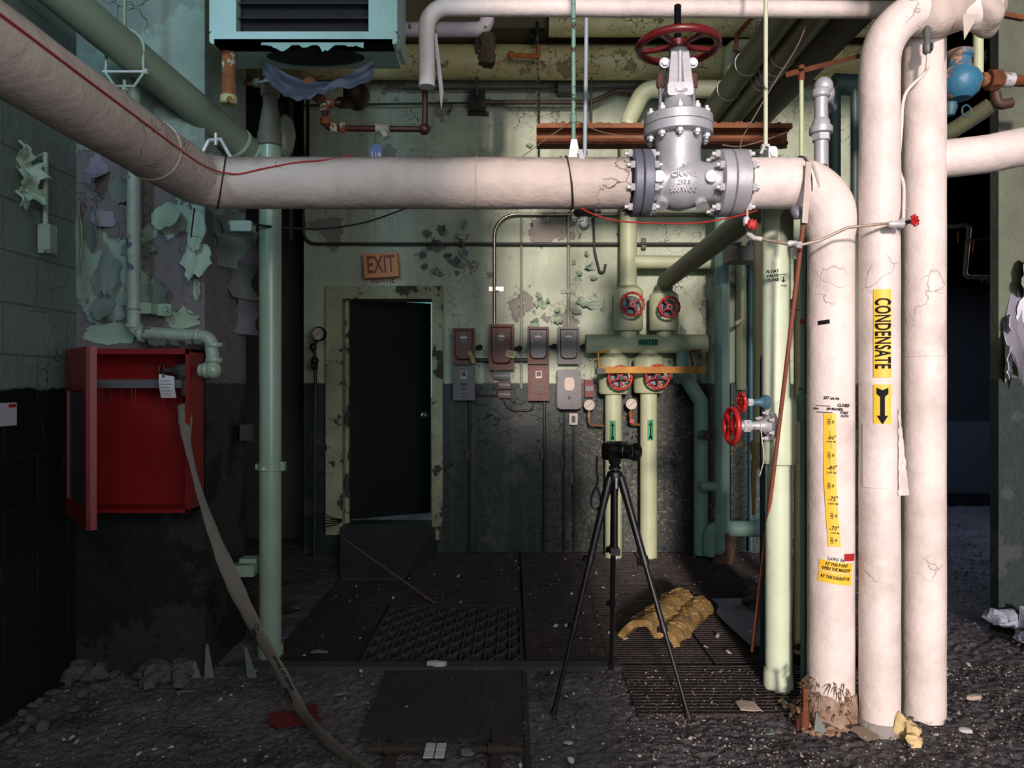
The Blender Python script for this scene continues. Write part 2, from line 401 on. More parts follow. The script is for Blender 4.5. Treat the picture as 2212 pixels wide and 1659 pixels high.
REDBOX = mat('red cabinet paint', (124, 12, 16), .45, bump=.1, scale=30, dirt=(90, 12, 14), damt=.5, dscale=2)
GLASS = mat('dusty pane', (60, 66, 64), .25, bump=.05)
GREYM = mat('grey metal', (98, 100, 102), .5, metal=.3, bump=.1)
CHROME = mat('bare conduit', (150, 148, 138), .3, metal=.85, bump=.1, scale=30, dirt=(90, 84, 74), damt=.6, dscale=3)
DKCON = mat('dark conduit', (44, 44, 42), .5, bump=.1, dirt=(70, 68, 60), damt=.3)
MINTC = mat('mint painted conduit', (140, 152, 126), .5, bump=.2, dirt=(90, 92, 76), damt=.6, dscale=3)
BOXRUST = mat('rusty brown enclosure', (98, 54, 34), .5, bump=.25, scale=40, dirt=(50, 26, 22), damt=.7, dscale=4, stretch=(3, 3, 1))
BOXGREY = mat('grey enclosure', (94, 94, 94), .45, bump=.15, scale=30, under=(80, 44, 36), peel=.66, pscale=8, dirt=(74, 66, 70), damt=.6, dscale=3)
LABELW = mat('pale label', (200, 188, 176), .5, bump=0)
LABELK = mat('dark label', (52, 44, 44), .5, bump=0)
YTAG = mat('yellow green tag', (142, 142, 74), .5, bump=0)
YTAPE = mat('yellow tape', (230, 184, 50), .5, bump=.05, scale=20, var=.05)
INK = mat('black ink', (18, 15, 18), .7, bump=0, spec=.15)
INKG = mat('grey pencil', (96, 90, 92), .7, bump=0)
GRNST = mat('green sticker', (40, 148, 92), .5, bump=0, dirt=(50, 120, 80), damt=.5)
ORANGE = mat('orange paint', (206, 140, 34), .5, bump=.4, scale=30, crack=.8, cscale=40, dirt=(120, 60, 20), damt=.35, dscale=6)
CANVAS = mat('canvas hose', (104, 99, 90), .8, bump=.25, scale=120, stretch=(1, 1, .4), dirt=(84, 78, 70), damt=.5)
PAPER = mat('paper tag', (186, 184, 190), .7, bump=0)
BROWNW = mat('copper brown rod', (132, 76, 56), .5, bump=.15, dirt=(90, 54, 42), damt=.4)
WOOLY = mat('yellow insulation', (184, 152, 96), .95, bump=1.0, scale=50, var=.35, dirt=(70, 56, 36), damt=.8, dscale=9, spec=.1)
PEEL = mat('peeled mint paint skin', (150, 172, 150), .5, bump=.12)
PEELD = mat('grey green paint skin', (104, 114, 108), .6, bump=.15)
PEELG = mat('paint skin seen from behind', (120, 118, 132), .6, bump=.15)
WHITEF = mat('white paint skin', (206, 214, 224), .6, bump=.1)
STEEL = mat('grating steel', (58, 50, 50), .45, metal=.5, bump=.3, scale=60, dirt=(40, 30, 26), damt=.6, dscale=8)
# ---------------------------------------------------------------- the shell
def struct(name, mb, m, smooth=0): return one(name, mb, m, kind='structure', smooth=smooth)
def grid(x0, x1, y0, y1, st, amp, zf=lambda x, y: 0):
    nx, ny = int((x1-x0)/st), int((y1-y0)/st); vs = []; fs = []
    for j in range(ny+1):
        for i in range(nx+1):
            x, y = x0+(x1-x0)*i/nx, y0+(y1-y0)*j/ny
            z = noise.fractal(V((x*6, y*6, 0)), 1, 2, 5)*amp*.4+amp*.45*noise.noise(V((x*30, y*38, 3)))+amp*.25*noise.noise(V((x*55, y*60, 9)))
            vs.append((x, y, z-amp*.5+zf(x, y)))
    for j in range(ny):
        for i in range(nx): a = j*(nx+1)+i; fs.append((a, a+1, a+nx+2, a+nx+1))
    return vs, fs
PX0, PX1, PY0, PY1 = -1.16, 1.86, 3.47, 5.76
fl = MB()
for a, b in (((-2.0, -1.6, -.9), (6.4, 2.2, -.03)), ((-2.0, 2.2, -.9), (6.4, PY0, -.03)), ((PX1, PY0, -.9), (6.4, 10, -.03)), ((-4, PY0, -.9), (PX0, 8.6, -.03)), ((PX0, PY0, -.9), (PX1, PY1, -.75)), ((PX0, PY1, -.9), (PX1, 10, -.03))): fl.box(a, b)
fl.add(*grid(-2.0, 3.4, 2.2, PY0, .010, .022, lambda x, y: 0))
fl.add(*grid(PX1, 6.4, PY0, 10, .03, .024)); fl.add(*grid(3.4, 6.4, 0, PY0, .05, .014)); fl.add(*grid(-4, PX0, PY0, 8.6, .05, .02)); fl.add(*grid(-2, 3.4, -1.6, 2.2, .08, .01))
fl.add(*grid(PX0, PX1, PY1, 10, .05, .01))
struct('floor', fl, FLOORM)
ce = MB().box((-4.2, -1.7, 5.05), (6.5, 10, 5.2)); struct('ceiling', ce, CEIL)
DX0, DX1, DZ0, DZ1 = -1.345, -.584, .21, 2.0
wb = MB()
for a, b in (((-1.63, 5.8, -.75), (DX0, 6.0, 5.05)), ((DX1, 5.8, -.75), (3.05, 6.0, 5.05)), ((DX0, 5.8, DZ1), (DX1, 6.0, 5.05)), ((DX0, 5.8, -.75), (DX1, 6.0, DZ0))): wb.box(a, b)
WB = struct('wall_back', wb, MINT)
struct('wall_left', MB().box((-2.15, -1.7, -.1), (-1.97, -.1, 5.05)).box((-2.15, .6, -.1), (-1.97, 3.9, 5.05)).box((-2.15, -.1, -.1), (-1.97, .6, 3.15)).box((-2.15, -.1, 3.75), (-1.97, .6, 5.05)), BLOCK)
PIER = struct('wall_pier', MB().box((-2.15, 3.35, -.1), (-1.39, 3.87, 5.05)), PIERM)
struct('wall_recess', MB().box((-3.2, 6.35, -.1), (-1.6, 6.5, 5.05)).box((-3.2, 3.8, -.1), (-3.0, 6.4, 5.05)).box((-3.2, 3.7, -.1), (-2.1, 3.9, 5.05)).box((-1.66, 6.0, -.1), (-1.56, 8.6, 5.05)), DARKW)
# far rooms
struct('wall_next_room', MB().box((-1.6, 8.4, -.1), (2.2, 8.55, 5.05)).box((1.9, 6, -.1), (2.05, 8.5, 5.05)), mat('bright teal wall', (150, 196, 196), .6, bump=.3, split=(20, 120, 110), splitz=1.15, under=(200, 210, 230), peel=.55, pscale=3))
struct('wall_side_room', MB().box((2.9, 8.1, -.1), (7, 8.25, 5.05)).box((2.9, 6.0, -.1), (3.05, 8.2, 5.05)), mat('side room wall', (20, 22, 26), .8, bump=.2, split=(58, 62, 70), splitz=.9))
struct('baseboard_back', MB().box((3.05, 8.04, 0), (6.3, 8.1, .12)), BLACKM)
# right-hand pier facing the camera and the right wall
RPX, RPY = X_(2157, 3.95), 3.95
WR = struct('wall_right', MB().box((RPX, RPY, -.1), (6.3, RPY+.07, 5.05)), mat('dark green pier paint', (96, 104, 88), .6, bump=.35, scale=16, dirt=(50, 56, 46), damt=.6, split=(14, 38, 34), splitz=1.34, under=(120, 120, 130), peel=.64))
struct('wall_right_side', MB().box((6.2, -1.7, -.1), (6.35, 8.2, 5.05)), DARKW)
# wall behind the camera, with the wide bay on the right and a small high window on the left
wf = MB(); y0, y1 = -1.7, -1.55
for x0, x1, z0, z1 in ((-2.1, -.38, 0, 5.05), (-.38, .22, 0, 2.3), (.22, 3.2, 0, .4), (-.38, 3.2, 4.92, 5.05), (3.2, 6.3, 0, 5.05)): wf.box((x0, y0, z0), (x1, y1, z1))
struct('wall_front', wf, DARKW)
wn = MB()
for x in (.24, 1.75, 3.14): wn.box((x, -1.66, .4), (x+.04, -1.6, 4.92))
struct('window_1', wn, DKCON)
wn = MB()
for y in (-.1, .23, .56): wn.box((-2.05, y, 3.15), (-2.0, y+.04, 3.75))
struct('window_2', wn, DKCON)
# ---------------------------------------------------------------- back door, ajar
fr = MB(); FX0, FX1, FZ = X_(706, 5.78), X_(957, 5.78), Z_(619, 5.78)
fr.box((FX0, 5.74, .14), (DX0+.03, 5.98, FZ)).box((DX1-.035, 5.74, .1), (FX1, 5.98, FZ)).box((DX0+.03, 5.74, DZ1-.03), (DX1-.035, 5.98, FZ))
fr.box((DX0+.03, 5.85, .18), (DX0+.055, 5.9, DZ1-.03))
leaf = MB(); ang = math.radians(27); hx, hy = DX0+.04, 5.9; rot = Matrix.Rotation(ang, 3, 'Z')
leaf.box((hx, hy, .23), (hx+.70, hy+.045, 1.985), rot, V((hx, hy, 0)))
kn = MB(); kp = V((hx, hy, 0))+rot @ V((.64, -.0, 0)); kn.lathe(V((kp.x, kp.y, 1.05)), rot @ V((0, -1, 0)), [(0, .03), (.01, .03), (.015, .012), (.04, .012), (.05, .026), (.07, .022), (.075, .005)], 16)
thing('door_1', None, None, [('door_frame', fr, mat('worn frame paint', (166, 172, 138), .55, bump=.4, under=(74, 72, 62), peel=.56, pscale=6, dirt=(70, 68, 50), damt=.6, dscale=3, crack=.5, cscale=20)), ('door_leaf', leaf, mat('dark green door', (7, 15, 15), .6, bump=.1, spec=.2)), ('door_knob', kn, CHROME)], kind='structure')
# steel ramp up to the threshold
rp = MB(); a = P(735, 1250, 4.98); b = P(870, 1250, 4.98)
rp.add([(a.x, 4.98, .004), (b.x, 4.98, .004), (DX1-.0, 5.79, .215), (DX0-.0, 5.79, .215), (a.x, 4.98, -.05), (b.x, 4.98, -.05), (DX1, 5.79, -.05), (DX0, 5.79, -.05)], [(0, 1, 2, 3), (4, 7, 6, 5), (0, 4, 5, 1), (1, 5, 6, 2), (2, 6, 7, 3), (3, 7, 4, 0)])
one('threshold_ramp', rp, RAMPM, 'dull grey steel ramp leading up to the dark exit door', 'ramp')
# ---------------------------------------------------------------- ceiling beams and pipes near the ceiling, back
struct('trim_1', MB().box((-3, 5.3, 3.86), (3.0, 5.8, 5.05)), OLIVE)
struct('trim_2', MB().box((-1.6, 3.9, 4.1), (3.0, 4.2, 5.05)).box((-2, 2.0, 4.1), (5, 2.3, 5.05)), OLIVE)
yp = MB().tube(dens([V((-2.9, 5.55, 3.72)), V((3.0, 5.55, 3.72))], .1), .125, 28, jit=.02)
one('ceiling_pipe', yp, YELB, 'fat yellowed pipe with cracked paint running across the back wall under the ceiling', 'pipe')
yp2 = MB().tube(dens([V((X_(1185, 5.25), 5.25, 3.86)), V((3.0, 5.25, 3.86))], .1), .085, 24, jit=.03)
one('ceiling_pipe', yp2, YELB, 'slimmer yellowed pipe lying just above the fat cracked one, under the ceiling', 'pipe')
# ---------------------------------------------------------------- gratings over the pit
def bargrate(x0, x1, y0, y1, lab, pitch=.03, z=0, dep=.03, th=.006):
    m = MB(); n = int((y1-y0)/pitch)
    for i in range(n+1):
        y = y0+i*pitch; m.box((x0, y, z-dep), (x1, y+th, z))
    for k in range(int((x1-x0)/.12)+1):
        x = x0+k*.12; m.box((x-.003, y0, z-dep), (x+.003, y1, z-.006))
    m.box((x0-.004, y0, z-dep), (x0, y1, z)).box((x1, y0, z-dep), (x1+.004, y1, z))
    return one('floor_grating', m, STEEL, lab, 'grating', 'steel grating panels over the floor pit', smooth=0)
bargrate(PX0+.01, .05, 4.41, 4.97, 'steel bar grating panel directly behind the lattice grating')
bargrate(-.70, .05, 4.98, PY1-.01, 'steel bar grating panel against the wall right of the door ramp')
bargrate(PX0+.01, -.735, PY0+.02, 4.4, 'narrow steel bar grating panel left of the lattice grating, by the mint standpipe')
bargrate(.07, .94, PY0+.02, PY1-.01, 'long steel bar grating panel right of the lattice, under the tripod')
bargrate(.955, PX1-.01, PY0+.02, PY1-.01, 'steel bar grating panel under the yellow insulation shell and teal pipes')
g5 = MB()
for i in range(17): g5.box((.50, 2.93+i*.031, -.02), (1.32, 2.938+i*.031, .006))
one('floor_grating', g5, STEEL, 'dirt-clogged grating strip in the sunlit floor by the right tripod foot', 'grating', smooth=0)
hx0, hx1, hy0, hy1 = -.715, .045, PY0+.03, 4.38; lat = MB(); n = 13
for i in range(n+1):
    x = hx0+(hx1-hx0)*i/n; lat.box((x-.003, hy0, -.04), (x+.003, hy1, .001))
pw = (hx1-hx0)/n; m_ = 11; ph = (hy1-hy0)/m_
for i in range(n):
    x = hx0+pw*i; fl_ = i % 2
    for j in range(m_):
        a = (x, hy0+ph*j, -.02); b = (x+pw, hy0+ph*(j+1), -.02)
        if (j+fl_) % 2: a, b = (x+pw, hy0+ph*j, -.02), (x, hy0+ph*(j+1), -.02)
        lat.bar(a, b, .005, .036)
fm = MB().box((hx0-.012, hy0-.012, -.045), (hx1+.012, hy0-.004, .006)).box((hx0-.012, hy1+.004, -.045), (hx1+.012, hy1+.012, .006)).box((hx0-.012, hy0, -.045), (hx0-.006, hy1, .006)).box((hx1+.006, hy0, -.045), (hx1+.012, hy1, .006))
thing('lattice_grating', 'riveted lattice floor grating with triangular openings, in the middle of the floor', 'grating', [('lattice', lat, mat('worn lattice steel', (84, 82, 80), .5, metal=.3, bump=.2)), ('edge_frame', fm, STEEL)])
# beams that carry the gratings inside the pit, edge angle and the hatch plate in front
kb = MB().box((-1.3, PY0-.075, -.02), (.5, PY0-.005, .014)); one('curb_strip', kb, RAMPM, 'flat steel strip along the front edge of the grating pit', 'strip')
hp = MB().box((X_(838, 3.34), 2.72, -.02), (X_(1126, 3.34), 3.36, .010)); HPM = mat('grimy plate', (50, 49, 50), .75, bump=.6, scale=30, var=.3, dirt=(26, 24, 24), damt=.7, dscale=5)
hh = []
for x0, x1 in ((X_(790, 2.6), X_(905, 2.6)), (X_(1020, 2.6), X_(1125, 2.6))):
    hh.append(('hinge', MB().cyl((x0, 2.62, .018), (x1, 2.62, .018), .013).cyl(((x0+x1)/2-.03, 2.62, .018), ((x0+x1)/2+.03, 2.62, .018), .02).bar(((x0+x1)/2, 2.6, .01), ((x0+x1)/2, 2.5, .01), .04, .012).bar(((x0+x1)/2, 2.63, .015), ((x0+x1)/2, 2.76, .012), .04, .008), mat('dark rust', (58, 44, 38), .8, bump=.4, scale=50, var=.3), 'rusty hinge'))
thing('hatch_cover', 'square steel hatch plate with rusty hinges, set in the floor before the lattice grating', 'hatch cover', [('plate', hp, HPM)]+hh)
one('seam_channel', MB().box((X_(1128, 3.34), 2.2, -.01), (X_(1138, 3.34), 3.38, .006)), BLACKM, 'thin black steel channel along the right edge of the hatch plate', 'channel')
# ---------------------------------------------------------------- white main pipe, its gate valve, the tank pipe
YM, ZM, RM = 2.92, Z_(396, 2.92), .1
XE = X_(428, YM)+.02
mb = MB().tube(dens(fillet([(XE, -1.5, ZM+.0), (XE, YM, ZM), (X_(1356, YM), YM, ZM)], [0, .13, 0], 14), .03), RM, 40, jit=.025, js=5)
seam = MB()
for p, d in ((V((XE, 2.5, ZM)), V((0, 1, 0))), (V((X_(1030, YM), YM, ZM)), V((1, 0, 0)))): seam.torus(p, d, RM+.0005, .0035, 44, 8)
tie = MB()
tie2 = MB().torus(V((XE+.13-.13*math.cos(1.15), YM-.13+.13*math.sin(1.15), ZM)), V((math.sin(1.15), math.cos(1.15), -.14)), RM+.006, .0028, 44, 8)
tie.torus(V((X_(1228, YM), YM, ZM)), V((1, .0, .12)), RM+.004, .0026, 44, 8)
gap = MB().lathe((X_(1354, YM), YM, ZM), V((1, 0, 0)), [(0, .085), (.001, .104), (.012, .099), (.016, .085)], 40, jit=.25)  # black ring puts in the dark of the gap between jacket and flange
tie.tube([P(1226, 340, YM-.1), P(1236, 395, YM-.112), P(1240, 452, YM-.06)], .002, 6)
thing('steam_pipe', 'thick white canvas-wrapped pipe crossing the room, bending toward the viewer at left', 'pipe', [('insulation_jacket', mb, MAINP), ('jacket_seam', seam, MAINP), ('wire_tie', tie, BLACKR), ('wire_tie', tie2, BLACKR), ('gap_ring', gap, BLACKR, 'black ring standing for the dark gap before the valve flange')])
# gate valve
VX = .655; gv = MB()
FLX = [X_(1362, YM), X_(1381, YM), X_(1403, YM)]; FRX = [X_(1548, YM), X_(1573, YM), X_(1606, YM)]
RX = V((1, 0, 0)); UZ = V((0, 0, 1))
def flange(m, x0, x1, r=.130): m.lathe((x0, YM, ZM), RX, [(0, r-.006), (.004, r), (x1-x0-.004, r), (x1-x0, r-.006)], 48)
lf = MB(); flange(lf, FLX[0], FLX[1]-.001); lf2 = MB(); flange(lf2, FLX[1], FLX[2]); rf = MB(); flange(rf, FRX[0], FRX[1]-.001); rf2 = MB(); flange(rf2, FRX[1], FRX[2])
body = MB(); xl, xr = FLX[2], FRX[0]; w_ = xr-xl
body.lathe((xl, YM, ZM), RX, [(0, .088), (w_*.1, .078), (w_*.22, .082), (w_*.38, .098), (w_*.5, .102), (w_*.62, .098), (w_*.78, .082), (w_*.9, .078), (w_, .088)], 44)
zb = Z_(297, YM)   # underside of the bonnet flange
body.lathe((VX, YM, ZM-.02), UZ, [(0, .096), (.03, .094), (.08, .088), (zb-ZM-.03, .086), (zb-ZM+.01, .093), (zb-ZM+.025, .1)], 44)
body.ell((VX, YM, ZM-.015), .105, .098, .092)
for dx in (-.095, .105): body.cyl((VX+dx, YM-.075, ZM), (VX+dx, YM-.103, ZM), .023); body.cyl((VX+dx*.7, YM-.02, ZM-.06), (VX+dx*.78, YM-.045, ZM-.1), .024)
bf = MB().lathe((VX, YM, zb), UZ, [(0, .128), (.003, .134), (.036, .134), (.0375, .130)], 48); bf2 = MB().lathe((VX, YM, zb+.0385), UZ, [(0, .130), (.001, .134), (.034, .134), (.042, .124), (.048, .09), (.075, .062), (.12, .05), (.125, .056), (.135, .056)], 48)
zt = zb+.038+.135
gl = MB().bbox((VX-.052, YM-.05, zt-.025), (VX+.048, YM+.05, zt+.026), .012, 3)
zw = Z_(100, YM)
yo = MB()
for s in (-1, 1):
    yo.add([(VX+s*.048, YM-.045, zt+.02), (VX+s*.012, YM-.045, zt+.02), (VX+s*.012, YM+.045, zt+.02), (VX+s*.048, YM+.045, zt+.02), (VX+s*.034, YM-.034, zw-.03), (VX+s*.009, YM-.034, zw-.03), (VX+s*.009, YM+.034, zw-.03), (VX+s*.034, YM+.034, zw-.03)], [(0, 1, 2, 3), (4, 7, 6, 5), (0, 4, 5, 1), (1, 5, 6, 2), (2, 6, 7, 3), (3, 7, 4, 0)])
yo.cyl((VX, YM-.03, zt+.02), (VX, YM-.03, zw-.03), .012); yo.lathe((VX, YM, zw-.045), UZ, [(0, .034), (.03, .036), (.04, .03)], 24)
for s in (-1, 1): yo.cyl((VX+s*.055, YM+.01, zw-.07), (VX+s*.055, YM-.012, zw-.07), .021)
class BL:
    def __init__(s): s.l = []
    def hexb(s, *a): s.l.append(MB().hexb(*a))
bolts = BL()
for k in range(8):
    a = 2*math.pi*(k+.5)/8
    dy, dz = math.cos(a)*.112, math.sin(a)*.112
    for x, d in ((FLX[2], 1), (FLX[0], -1), (FRX[0], -1), (FRX[2], 1)): bolts.hexb((x, YM+dy, ZM+dz), RX*d, .015, .016, .014)
for k in range(10):
    a = 2*math.pi*(k+.25)/10
    p = V((VX+math.cos(a)*.112, YM+math.sin(a)*.112, zb)); bolts.hexb(p, -UZ, .014, .014, .008); bolts.hexb(p+UZ*.08, UZ, .014, .014, .012)
for s in (-1, 1): bolts.hexb((VX+s*.055, YM-.012, zw-.07), V((0, -1, 0)), .014, .01)
gs = MB()
for s in (-1, 1): gs.cyl((VX+s*.066, YM+.02, zt-.06), (VX+s*.066, YM+.02, zt+.045), .008)
gn = MB()
for s in (-1, 1): gn.lathe((VX+s*.066, YM+.02, zt+.03), UZ, [(0, .014), (.01, .017), (.05, .016), (.055, .012)], 8)
st = MB(); prof = []
z = 0
while z < zw+.165-zt: prof += [(z, .0145), (z+.004, .0115)]; z += .0075
st.lathe((VX-.002, YM, zt), UZ, prof, 18)
wh = MB(); wheel(wh, (VX-.0, YM, zw), UZ, .168, .0155, 5, .036, dish=.0, a0=.25, sw=.011, hubh=.03)
let = MB()
front = lambda r: (lambda x, y, d=0: V((VX+x*1.0, YM-math.sqrt(max(1e-4, r*r-(x*1.0)**2))-.001-d, ZM+y)))
for t, zz, sz in (('6', .048, .022), ('CRANE', .008, .030), ('250 S', -.022, .022), ('500 WOG', -.050, .024)):
    fr_ = lambda x, y, d=0, zz=zz: V((VX+x, YM-.1035+x*x*2.5+ (abs(zz+y)*.14 if zz+y < -.03 else 0)-d, ZM+zz+y))
    textmb(t, sz, fr_, let, depth=.004)
thing('gate_valve', 'large silver-painted gate valve with a horizontal dark red handwheel on the white pipe', 'valve', [
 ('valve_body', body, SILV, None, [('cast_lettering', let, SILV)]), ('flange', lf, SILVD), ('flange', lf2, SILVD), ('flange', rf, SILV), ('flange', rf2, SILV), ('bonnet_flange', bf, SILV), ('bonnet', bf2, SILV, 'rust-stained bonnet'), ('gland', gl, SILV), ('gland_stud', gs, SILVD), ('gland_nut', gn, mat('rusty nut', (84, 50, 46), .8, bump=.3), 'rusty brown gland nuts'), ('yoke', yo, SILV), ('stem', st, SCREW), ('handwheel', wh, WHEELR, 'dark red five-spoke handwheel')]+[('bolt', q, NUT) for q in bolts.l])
# right-hand piece: out of the valve, elbow, down to the floor
CXX = X_(1795, YM)
mb = MB().tube(dens(fillet([(FRX[2]+.012, YM, ZM), (CXX, YM, ZM), (CXX, YM, -.01)], [0, .16, 0], 14), .03), [RM]*1 if False else RM*.985, 40, jit=.02, js=5)
# slightly slimmer below the elbow
for q in mb.v:
    if q.z < ZM-.2: f_ = .90; q.x = CXX+(q.x-CXX)*f_; q.y = YM+(q.y-YM)*f_
rag = MB().lathe((CXX, YM, -.01), UZ, [(0, .112), (.02, .108), (.05, .098), (.10, .094), (.12, .0905)], 40, jit=.25)
band = MB().torus((X_(1742, YM), YM, ZM), V((1, 0, .25)), RM+.001, .006, 44, 8)
tie = MB().torus((X_(1730, YM), YM, ZM), V((1, 0, .14)), RM+.003, .0024, 44, 6)
RC = RM*.985*.90
def cang(px, X, Y, r): 
    """angle on a vertical pipe seen at image column px"""
    t = math.atan((px-CX)/F); d = math.hypot(X, Y); b = t-math.atan2(X, Y); s = d*math.sin(b)/r
    return -(math.atan2(X, Y))+math.asin(max(-.99, min(.99, s)))+b
def onpipe(px, py, X, Y, r, tilt=0):
    a = cang(px, X, Y, r); yy = Y-r*math.cos(a); return cylmap(X, Y, r, a, Z_(py, yy), tilt=tilt)
oc = lambda px, py, tilt=0: onpipe(px, py, CXX, YM, RC+.002, tilt)
tapeA = MB(); f_ = oc(1793, 893); 
z0, z1 = 0, (1181-893)/F*(YM-.09)
vs = []
sk = lambda t: .012*math.sin(t*2.2)*0+ (0 if t < .45 else (t-.45)**1.3*.035)
tapeA.sheet(lambda u, v: f_((u-.5)*.044+sk(v), -v*z1, .001), 6, 24, .0006)
ink = MB()
def wr(t, px, py, size, mbx, o=oc, tilt=0, narrow=.8, shear=.15, rot=0):
    g = o(px, py, tilt)
    if rot: h = (lambda x, y, d=0: g(-y if rot == 1 else y, x if rot == 1 else -x, .0016))
    else: h = (lambda x, y, d=0: g(x, y, .0016))
    textmb(t, size, h, mbx, shear=shear, narrow=narrow, res=1, bold=.0005, ml=.008)
for t, px, py, s in (('-86"', 1796, 948, .022), ('2,184.5 Gal', 1795, 954, .0085), ('-80"', 1797, 1013, .025), ('2,055 Gal', 1796, 1021, .0105), ('-75"', 1799, 1080, .025), ('1,927.5 Gal', 1799, 1088, .0095), ('-70"', 1801, 1144, .025), ('1,799 Gal', 1803, 1152, .0095)): wr(t, px, py-2 if s > .02 else py, s, ink)
for py in (912, 984, 1050, 1115, 1168): wr('128.5', 1791 if py < 1100 else 1797, py, .015, ink, rot=1); wr('Gal', 1799 if py < 1100 else 1805, py, .011, ink, rot=1)
for py, px in ((903, 1795), (936, 1792), (963, 1795), (996, 1792)): stroke([(0, -.01), (0, .01)], .0014, (lambda g: lambda x, y, d=0: g(x, y, .0016))(oc(px, py)), ink)
notes = MB()
for t, px, py, s in (('257 cm /m', 1796, 860, .016), ('CLOSED', 1821, 876, .017), ('2.28 m', 1765, 882, .010), ('(90 INCHES)', 1803, 884, .0135), ('START', 1822, 892, .0135), ('CLOS\'G', 1823, 899, .012)): wr(t, px, py, s, notes, tilt=-.05)
for px, py, l in ((1778, 876, .028), (1781, 890, .030)): stroke([(-l, 0), (l, -.002)], .0026, oc(px, py), notes)
pen = MB(); wr('1,670.5 Gal', 1806, 1209, .017, pen, tilt=-.1)
bar_ = MB(); patch(bar_, oc(1780, 696, .1), -.022, .022, -.008, .008)
red = MB(); patch(red, oc(1838, 1204, -.05), -.035, .02, -.014, .014)
st2 = MB(); f2 = oc(1806, 1238, -.10); patch(st2, f2, -.066, .066, .002, .042, th=.0008); patch(st2, f2, -.064, .066, -.043, -.002, th=.0008)
for i, (t, yy) in enumerate((('AT THIS POINT', .030), ('OPEN THE MAKEUP', .012), ('AT THE DEARATOR', -.020))): textmb(t, .0175, (lambda yy: lambda x, y, d=0: f2(x*.70, y+yy, .0012))(yy), ink, shear=.1, res=1, bold=.0005, ml=.008)
thing('tank_pipe', 'white wrapped pipe with yellow gallon tape and hand-written notes, coming down from the valve', 'pipe', [
 ('insulation_jacket', mb, WHITEP), ('ragged_base', rag, mat('ragged plaster wrap', (190, 168, 150), .95, bump=1, scale=50, var=.4, dirt=(110, 70, 44), damt=.8, dscale=9), 'torn crumbling insulation at the foot'), ('strap_band', band, MAINP), ('wire_tie', tie, BLACKR),
 ('measuring_tape', tapeA, YTAPE, 'yellow tape strip marked in inches and gallons', [('handwriting', ink, INK)]), ('note_sticker', st2, YTAPE, 'two yellow note stickers near the floor'), ('pen_notes', notes, INK), ('pencil_note', pen, INKG), ('black_tape_piece', bar_, INK), ('red_tape_piece', red, REDE)])
# ---------------------------------------------------------------- condensate pipe A and white pipe B
YA, YB = 2.82, 2.94
AX, BX = X_(1900, YA), X_(1996, YB)
rA, rB = VR(1900, YA, 92), VR(1996, YB, 98)
zA = Z_(18, YA)
mb = MB().tube(dens(fillet([(AX, YA, -.01), (AX, YA, zA), (AX+.45, YA+.05, zA+.02)], [0, .24, 0], 14), .035), rA, 40, jit=.02)
fo = MB().lathe((AX, YA, -.012), UZ, [(0, rA+.006), (.03, rA+.006), (.05, rA+.002), (.06, rA-.01)], 40, jit=.06)
oa = lambda px, py, tilt=0: onpipe(px, py, AX, YA, rA+.0025, tilt)
sA = MB(); g1 = oa(1906, 720); patch(sA, g1, -.0305, .0305, -.164, .164)
sB = MB(); g2 = oa(1906, 877); patch(sB, g2, -.0305, .0305, -.080, .080)
tx = MB(); textmb('CONDENSATE', .074, lambda x, y, d=0: g1(y*1.0-.001, -x, .001), tx, narrow=.52, space=1.06, bold=.0018, ml=.007)
ar = MB(); K = .9; pts_ = [(-.020, .068), (0, .059), (.020, .068), (.020, .045), (.008, .034), (.008, -.036), (.019, -.036), (0, -.070), (-.019, -.036), (-.008, -.036), (-.008, .034), (-.020, .045)]
q_, f__ = finesub(pts_, [(0, 1, 10, 11), (1, 2, 3, 4), (1, 4, 10), (4, 5, 9, 10), (5, 6, 7), (5, 7, 9), (7, 8, 9)], .008); ar.add([g2(x, y, .001) for x, y in q_], f__)
flp = MB(); gf = oa(1936, 960)
flp.sheet(lambda u, v: gf(.006+u*(.008+.026*(1-v)+.006*noise.noise(V((v*9, u*3, 1)))), (v-.5)*.32-.03, .002+.022*u*(1-v)+.006*noise.noise(V((u*6, v*14, 2)))), 6, 22, .0015)
sl = MB(); gs_ = oa(1896, 985); sl.sheet(lambda u, v: gs_((u-.5)*.11, (v-.5)*.24, .0015), 8, 10, .002)
thing('condensate_pipe', 'white insulated pipe with yellow CONDENSATE label and down arrow, elbow at its top', 'pipe', [('insulation_jacket', mb, WHITEP), ('foot_collar', fo, mat('grey cement', (150, 146, 142), .9, bump=.6, scale=50)), ('torn_jacket_flap', flp, WHITEP), ('jacket_patch', sl, WHITEP), ('name_label', sA, YTAPE, 'yellow label', [('lettering', tx, INK)]), ('arrow_label', sB, YTAPE, 'yellow label with a black arrow', [('arrow', ar, INK)])])
mb = MB().tube(dens([V((BX, YB, -.01)), V((BX, YB, 4.3))], .04), rB, 40, jit=.012)
mb.tube(dens(fillet([(BX, YB+.03, Z_(345, YB)), (BX+.24, YB-.01, Z_(335, YB)), (BX+.60, YB-.06, Z_(300, YB))], .1), .04), .074, 36, jit=.02)
ob = lambda px, py, tilt=0: onpipe(px, py, BX, YB, rB+.0025, tilt)
sm = MB().torus((BX, YB, Z_(770, YB)), UZ, rB, .002, 44, 6)
thing('insulated_riser', 'rightmost white insulated pipe, wide and plain, with a branch rising to the right', 'pipe', [('insulation_jacket', mb, WHITEP), ('jacket_seam', sm, WHITEP)])
